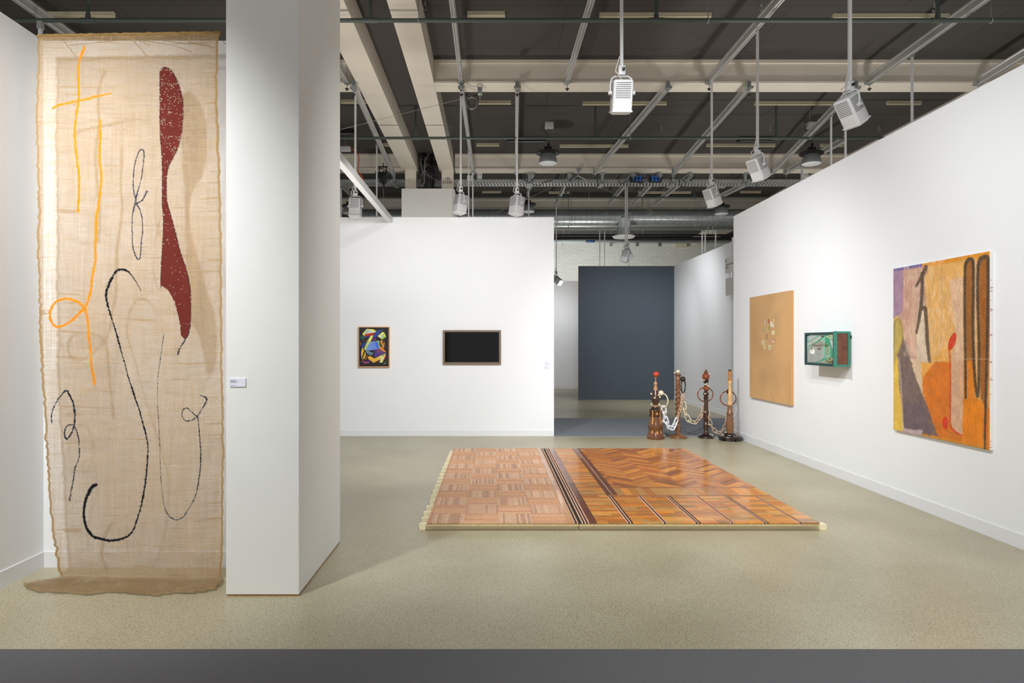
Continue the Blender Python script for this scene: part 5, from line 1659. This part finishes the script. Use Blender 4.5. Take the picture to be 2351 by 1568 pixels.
# herringbone
n_, w_ = 6, .052
mb = Mb()
x0c, x1c, y0c, y1c = 1.177, XR, 6.467, YFR
cs = math.cos(math.radians(45))
HB = [(196, 118, 42), (184, 108, 38), (172, 98, 38), (206, 128, 48), (160, 94, 42), (190, 124, 58), (210, 138, 58), (148, 86, 38)]
for yy in range(-30, 60):
    for xx in range(-60, 60):
        d = (xx - yy) % (2 * n_)
        if d == 0: r_ = (xx, yy, xx + n_, yy + 1)
        elif d == 2 * n_ - 1: r_ = (xx, yy, xx + 1, yy + n_)
        else: continue
        g = .018
        pl = [(r_[0] + g, r_[1] + g), (r_[2] - g, r_[1] + g), (r_[2] - g, r_[3] - g), (r_[0] + g, r_[3] - g)]
        pl = [((a - b) * cs * w_ + 1.9, (a + b) * cs * w_ + 6.6) for a, b in pl]
        pl = clip(pl, x0c, x1c, y0c, y1c)
        if len(pl) >= 3:
            mb.prism(pl, ZB, ZB + .010 + rr.uniform(0, .0012), col=jit(rr.choice(HB), .10))
mb.build('herringbone_panel', M['parq_gloss'], tR)

# ================================================================== TURNED POSTS AND CHAINS
def wood(name, rgb, rough=.25, v=.18): return mat(name, rgb, rough, var=v, vscale=9, stretch=(4, 4, .8), coat=.4)
WD = {'dark': wood('dark_wood', (62, 34, 22)), 'black': wood('ebony_wood', (38, 26, 22)), 'mid': wood('mid_brown_wood', (122, 80, 48)), 'walnut': wood('walnut_wood', (104, 62, 34)),
      'tan': wood('tan_wood', (176, 130, 86), .4), 'pale': wood('pale_wood', (216, 172, 116), .4), 'red': wood('red_lacquer_wood', (176, 54, 26), .12, .08),
      'brownred': wood('red_brown_wood', (132, 66, 38), .15, .1), 'orange': wood('orange_wood', (182, 122, 62)), 'bead': mat('bleached_wood_bead', (226, 210, 182), .5),
      'white': mat('white_painted_wood', (224, 224, 228), .45), 'cream': mat('cream_wood', (222, 208, 176), .45), 'chain': mat('sand_wood_chain', (206, 170, 138), .5),
      'inlay': mat('yellow_inlay', (206, 140, 72), .4)}
class Stand:
    """profile measurements are in pixels of a detail view, 0.12115 photo px each"""
    def __init__(s, xz, ybase, Y, label):
        s.k = .12115 * Y / F
        s.xz, s.yb, s.Y = xz, ybase, Y
        s.X = PX(1470 + xz * .12115, Y)
        s.t = thing('turned_post', (s.X, Y, 0), label, 'wooden post', 'turned wooden posts with chains')
    def z(s, yz): return max(0.0, (s.yb - yz) * s.k)
    def at(s, xz, yz, dy=0): return Vector((s.X + (xz - s.xz) * s.k, s.Y + dy, s.z(yz)))
    def part(s, name, prof, m, seg=40, fn=None, sm=True):
        pts = [(max(r, .5) * s.k, s.z(y)) for y, r in prof]
        Mb().lathe(pts, (s.X, s.Y, 0), seg, fn=fn).build(name, m, s.t)
    def ball(s, name, xz, yz, r, m, dy=0, seg=28):
        c = s.at(xz, yz, dy)
        Mb().sphere(tuple(c), r * s.k, seg, 16).build(name, m, s.t)
    def beads(s, pts, r=15):
        """(x, y, radius of the surface under the bead)"""
        for xz, yz, R in pts:
            dx = (xz - s.xz)
            R_ = max(R, abs(dx) * .8)
            fy = -math.sqrt(max(R_ * R_ - dx * dx, 0)) * s.k
            out = Vector((dx * s.k, fy, 0))
            out = out.normalized() if out.length > 1e-6 else Vector((0, -1, 0))
            c = Vector((s.X + dx * s.k, s.Y + fy, s.z(yz)))
            mb = Mb().sphere(tuple(c + out * r * .5 * s.k), r * s.k, 14, 10)
            mb.tube([tuple(c - out * .01), tuple(c + out * r * .3 * s.k)], r * .45 * s.k, 8)
            mb.build('bead', WD['bead'], s.t)
    def ring(s, xz, yz, rx, ry, thick, m, dy=0, yawsign=1):
        c = s.at(xz, yz, dy)
        R = max(rx, ry) * s.k
        yaw = math.acos(min(1, rx / max(rx, ry))) * yawsign
        pts = []
        for i in range(48):
            a = 2 * math.pi * i / 48
            pts.append((c.x + R * math.cos(a) * math.cos(yaw), c.y + R * math.cos(a) * math.sin(yaw), c.z + R * math.sin(a) * (ry / max(rx, ry))))
        Mb().tube(pts, thick * s.k, 12, closed=True).build('ring', m, s.t)

A = Stand(290, 1400, 10.2, 'leftmost turned post, stout lobed base with a bright red ball on top')
def lobe(t_, z_, r_): return r_ * (1 + .07 * math.cos(4 * t_ + .8) * (1 if r_ > 90 * A.k else 0))
A.part('base', [(1400, 146), (1378, 150), (1345, 148), (1310, 138), (1285, 130)], WD['walnut'], 64, lobe)
A.part('body', [(1285, 128), (1260, 118), (1230, 118), (1190, 128), (1150, 131), (1110, 122), (1060, 108), (1000, 100), (975, 99)], WD['walnut'], 64, lobe)
A.part('collar', [(975, 100), (960, 112), (935, 112), (925, 98), (900, 98), (885, 108), (855, 112), (838, 104), (828, 88)], WD['dark'], 64, lobe)
A.part('upper_body', [(828, 88), (822, 74), (800, 76), (788, 70)], WD['black'])
A.part('tan_disc', [(788, 62), (782, 66), (766, 62), (760, 50)], WD['tan'])
A.part('bulb', [(760, 45), (735, 44), (715, 52), (690, 70), (660, 78), (625, 78), (590, 74), (540, 60), (500, 46), (478, 38)], WD['dark'])
A.part('cone', [(478, 39), (440, 36), (405, 29), (398, 31), (392, 20)], WD['tan'])
A.part('finial', [(392, 20), (378, 30), (358, 37), (340, 33), (320, 20), (302, 8), (292, 6), (288, 15), (282, 15), (276, 6), (268, 14), (262, 14), (256, 6), (248, 16), (240, 16), (236, 6), (225, 6)], WD['tan'], 24)
A.ball('red_ball', 301, 175, 57, WD['red'])
for ang, y0, y1, wd in ((-2.35, 850, 1110, 13), (-.79, 850, 1110, 13), (-2.35, 1225, 1290, 12), (-.79, 1225, 1290, 12), (-1.57, 1240, 1290, 10)):
    mb = Mb(); vs = []; n = 14
    for i in range(n + 1):
        yz = y0 + (y1 - y0) * i / n
        R = np.interp(yz, [828, 855, 885, 900, 925, 935, 960, 975, 1060, 1110, 1150, 1190, 1230, 1260, 1290], [88, 112, 108, 98, 98, 112, 112, 100, 108, 122, 131, 128, 118, 118, 130])
        R = (R * (1 + .07 * math.cos(4 * ang + .8)) + 4) * A.k
        for sg in (-1, 1):
            aa = ang + sg * wd / 105
            vs.append((A.X + R * math.cos(aa), A.Y + R * math.sin(aa), A.z(yz)))
            vs.append((A.X + (R - .012) * math.cos(aa), A.Y + (R - .012) * math.sin(aa), A.z(yz)))
    fs = []
    for i in range(n):
        a = i * 4; b = a + 4
        fs += [(a, a + 2, b + 2, b), (a, b, b + 1, a + 1), (a + 2, a + 3, b + 3, b + 2)]
    mb.add(vs, fs); mb.build('inlay', WD['inlay'], A.t)
mb = Mb().lathe([(.001, 0), (22 * A.k, 6 * A.k), (31 * A.k, 40 * A.k), (22 * A.k, 75 * A.k), (.001, 82 * A.k)], (A.X, A.Y - 88 * A.k, A.z(965)), 16)
mb.build('medallion', WD['orange'], A.t)
A.ball('ring_ball', 393, 532, 52, WD['cream'], dy=-.0)
A.ring(422, 668, 62, 128, 11, WD['cream'], dy=-.03, yawsign=-1)
A.beads([(217, 545, 66), (327, 565, 66), (258, 617, 78), (350, 603, 76), (220, 745, 70), (342, 745, 70), (380, 842, 100), (420, 1052, 118), (428, 1078, 120), (437, 1335, 146)], 17)

Bq = Stand(715, 1380, 10.33, 'second turned post from the left, barley-twist shaft with a pale ball on top')
Bq.part('base', [(1380, 168), (1366, 176), (1352, 172), (1335, 130), (1322, 110), (1312, 66), (1300, 50)], WD['mid'], 48)
Bq.part('lower_shaft', [(1300, 52), (1280, 47), (1240, 52), (1200, 50), (1165, 45), (1155, 52), (1140, 52), (1130, 44), (1110, 44)], WD['mid'])
tw = []
for i in range(150):
    tw.append((1112 - i * (1112 - 440) / 149, 42))
k0 = Bq.k
def twist(t_, z_, r_):
    ph = 2 * math.pi * z_ / (92 * k0)
    return r_ * (1 + .30 * math.cos(2 * t_ - ph)) 
Bq.part('twisted_shaft', tw, WD['mid'], 40, twist)
Bq.part('upper_shaft', [(440, 36), (420, 38), (400, 48), (385, 48), (375, 38), (362, 38), (355, 48), (345, 48), (335, 42), (300, 50), (260, 50), (232, 42), (224, 38)], WD['mid'])
Bq.part('capital', [(224, 50), (205, 52), (198, 44), (192, 58), (184, 66), (172, 64), (164, 44), (160, 20)], WD['mid'])
Bq.ball('top_ball', 716, 128, 36, WD['cream'])
Bq.ball('ring_ball', 808, 270, 50, WD['black'], dy=-.0)
Bq.ring(805, 400, 70, 128, 11, WD['black'], dy=-.03, yawsign=1)
Bq.beads([(655, 152, 60)], 14)

Cq = Stand(1246, 1365, 10.33, 'third turned post from the left, dark, with a red-brown ball and pointed top')
Cq.part('base', [(1365, 142), (1352, 150), (1340, 146), (1325, 100), (1305, 72), (1290, 54)], WD['black'], 48)
Cq.part('shaft', [(1290, 54), (1260, 48), (1235, 46), (1225, 40), (1205, 40), (1195, 48), (1180, 36), (1170, 36), (1150, 50), (1125, 54), (1100, 50), (1080, 36), (1068, 34), (1058, 46), (1042, 46), (1034, 36),
                  (1022, 48), (1000, 52), (850, 44), (720, 36), (690, 34), (680, 42), (668, 42), (655, 32), (640, 36), (622, 46), (600, 46), (585, 30), (570, 42), (545, 52), (520, 52), (497, 34)], WD['dark'])
Cq.ball('brown_bulb', 1250, 432, 55, WD['brownred'])
Cq.part('neck', [(500, 30), (480, 30), (385, 30), (365, 34), (345, 38), (325, 36), (320, 48), (308, 48), (300, 40), (290, 50), (270, 52), (262, 40)], WD['black'])
Cq.ball('red_brown_ball', 1243, 208, 69, WD['brownred'])
Cq.part('pointed_finial', [(152, 22), (145, 34), (128, 38), (112, 32), (90, 16), (66, 1)], WD['walnut'], 24)
Cq.ring(1250, 550, 145, 135, 11, WD['brownred'], dy=.045)
Cq.beads([(1298, 158, 66), (1318, 170, 66), (1202, 275, 60), (1180, 265, 60), (1218, 352, 40), (1246, 338, 40), (1237, 360, 36), (1262, 374, 40), (1272, 385, 40), (1213, 530, 50), (1222, 876, 46), (1306, 936, 46), (1278, 1110, 54), (1328, 1303, 70), (1366, 1315, 100)], 14)

Dq = Stand(1700, 1440, 10.05, 'rightmost turned post, pale upper shaft, black cap and a black footed base')
Dq.part('base_plate', [(1405, 170), (1398, 214), (1380, 218), (1368, 222), (1352, 214), (1345, 150), (1342, 110)], WD['black'], 16)
mb = Mb()
for i in range(8):
    a = 2 * math.pi * (i + .5) / 8
    mt = Matrix.Translation((Dq.X, Dq.Y, 0)) @ Matrix.Rotation(a, 4, 'Z')
    mb.box(150 * Dq.k, 200 * Dq.k, -34 * Dq.k, 34 * Dq.k, 0, Dq.z(1402), mtx=mt)
mb.build('feet', WD['black'], Dq.t)
Dq.part('dome', [(1345, 115), (1330, 112), (1310, 98), (1302, 84), (1298, 62)], WD['black'])
Dq.part('lower_shaft', [(1298, 64), (1288, 66), (1270, 60), (1255, 62), (1200, 70), (1130, 71), (1060, 66), (1000, 56), (965, 52), (955, 56), (940, 64), (925, 64), (908, 54), (895, 54), (885, 46), (770, 44)], WD['mid'])
Dq.part('pale_shaft', [(770, 42), (695, 42), (690, 37), (680, 43), (668, 43), (662, 36), (655, 42), (643, 42), (637, 36), (628, 42), (615, 42), (608, 36), (600, 41), (588, 41), (580, 34), (480, 29), (372, 27), (365, 32), (350, 37), (335, 33), (325, 38), (308, 36)], WD['pale'])
Dq.part('orange_shaft', [(308, 34), (300, 38), (285, 30), (272, 37), (260, 37), (248, 24), (238, 24), (200, 30), (175, 34), (168, 34), (160, 30), (148, 38), (136, 42), (130, 38), (126, 28)], WD['orange'])
Dq.part('black_cap', [(130, 31), (118, 30), (104, 20), (98, 8), (96, 1)], WD['black'], 24)
Dq.ball('ring_ball', 1725, 525, 52, WD['dark'], dy=.09)
Dq.ring(1710, 655, 150, 138, 11, WD['brownred'], dy=.10)
Dq.beads([(1760, 1077, 64), (1608, 1280, 100), (1542, 1326, 170), (1742, 1352, 112)], 14)

def link(mb, c, d, side, L, r, W_):
    """stadium link: centre c, along d, flat in the plane (d, side)"""
    d = d.normalized(); side = (side - d * side.dot(d)).normalized()
    h = L / 2 - W_ / 2
    pts = []
    for i in range(9):
        a = -math.pi / 2 + math.pi * i / 8
        pts.append(c + d * (h + W_ / 2 * math.cos(a)) + side * (W_ / 2 * math.sin(a)))
    for i in range(9):
        a = math.pi / 2 + math.pi * i / 8
        pts.append(c + d * (-h + W_ / 2 * math.cos(a)) + side * (W_ / 2 * math.sin(a)))
    mb.tube([tuple(p) for p in pts], r, 8, closed=True)
def chain(path, Ys, spec, label):
    """path in detail-view pixels, Ys depth at start/end; spec(f) -> (link length px, thickness px, material)"""
    p2 = smooth_path(path, 8)
    n = len(p2)
    k = .12115 / F
    pts = [Vector((PX(1470 + a * .12115, Ys[0] + (Ys[1] - Ys[0]) * i / (n - 1)), Ys[0] + (Ys[1] - Ys[0]) * i / (n - 1), PZ(840 + b * .12115, Ys[0] + (Ys[1] - Ys[0]) * i / (n - 1)))) for i, (a, b) in enumerate(p2)]
    cum = [0]
    for a, b in zip(pts[:-1], pts[1:]): cum.append(cum[-1] + (b - a).length)
    def at_(s_):
        s_ = max(0, min(s_, cum[-1] - 1e-6))
        for i in range(n - 1):
            if cum[i + 1] > s_:
                f_ = (s_ - cum[i]) / (cum[i + 1] - cum[i] + 1e-9)
                return pts[i].lerp(pts[i + 1], f_)
        return pts[-1]
    t = thing('wooden_chain', tuple(pts[n // 2]), label, 'chain', 'chains between the turned posts')
    s_ = 0.0; i = 0
    while s_ < cum[-1]:
        L, r_, m_ = spec(s_ / cum[-1])
        L *= k * 10.2; r_ *= k * 10.2
        W_ = L * .52
        a, b = at_(s_), at_(s_ + L - 2 * r_)
        if s_ + L > cum[-1] + .6 * L: break
        d = (b - a)
        if d.length < 1e-4: break
        d.normalize()
        side = Vector((1, 0, 0)) if abs(d.x) < .8 else Vector((0, 0, 1))
        nrm = d.cross(side).normalized(); side = nrm.cross(d).normalized()
        ang = math.radians(35 if i % 2 == 0 else 125)
        sd = side * math.cos(ang) + nrm * math.sin(ang)
        mb = Mb(); link(mb, (a + b) / 2, d, sd, L, r_, W_)
        mb.build('link', m_, t)
        s_ += L - 3.2 * r_; i += 1
chain([(440, 770), (455, 860), (470, 960), (490, 1040), (530, 1140), (585, 1220), (625, 1170), (655, 1110), (690, 1020), (720, 930), (745, 850), (768, 770), (785, 680), (795, 600), (798, 520)], (10.16, 10.28),
      lambda f: (150, 14, WD['white']) if f < .56 else (84, 6.5, WD['chain']), 'left chain, large white links turning to small tan ones')
chain([(808, 520), (815, 600), (818, 700), (835, 830), (862, 920), (905, 1010), (960, 1080), (1020, 1090), (1080, 1050), (1130, 980), (1170, 890), (1200, 790), (1225, 720), (1248, 665)], (10.28, 10.36),
      lambda f: (100, 6, WD['chain']) if f < .12 else (165, 10, WD['cream']) if f < .58 else (118, 8, WD['chain']), 'middle chain of cream wooden links')
chain([(1252, 670), (1268, 760), (1278, 850), (1296, 960), (1320, 1060), (1362, 1160), (1420, 1240), (1485, 1282), (1545, 1240), (1590, 1180), (1620, 1110), (1640, 1020), (1665, 910), (1690, 800)], (10.36, 10.16),
      lambda f: (112, 7, WD['chain']), 'right chain of slim tan wooden links')
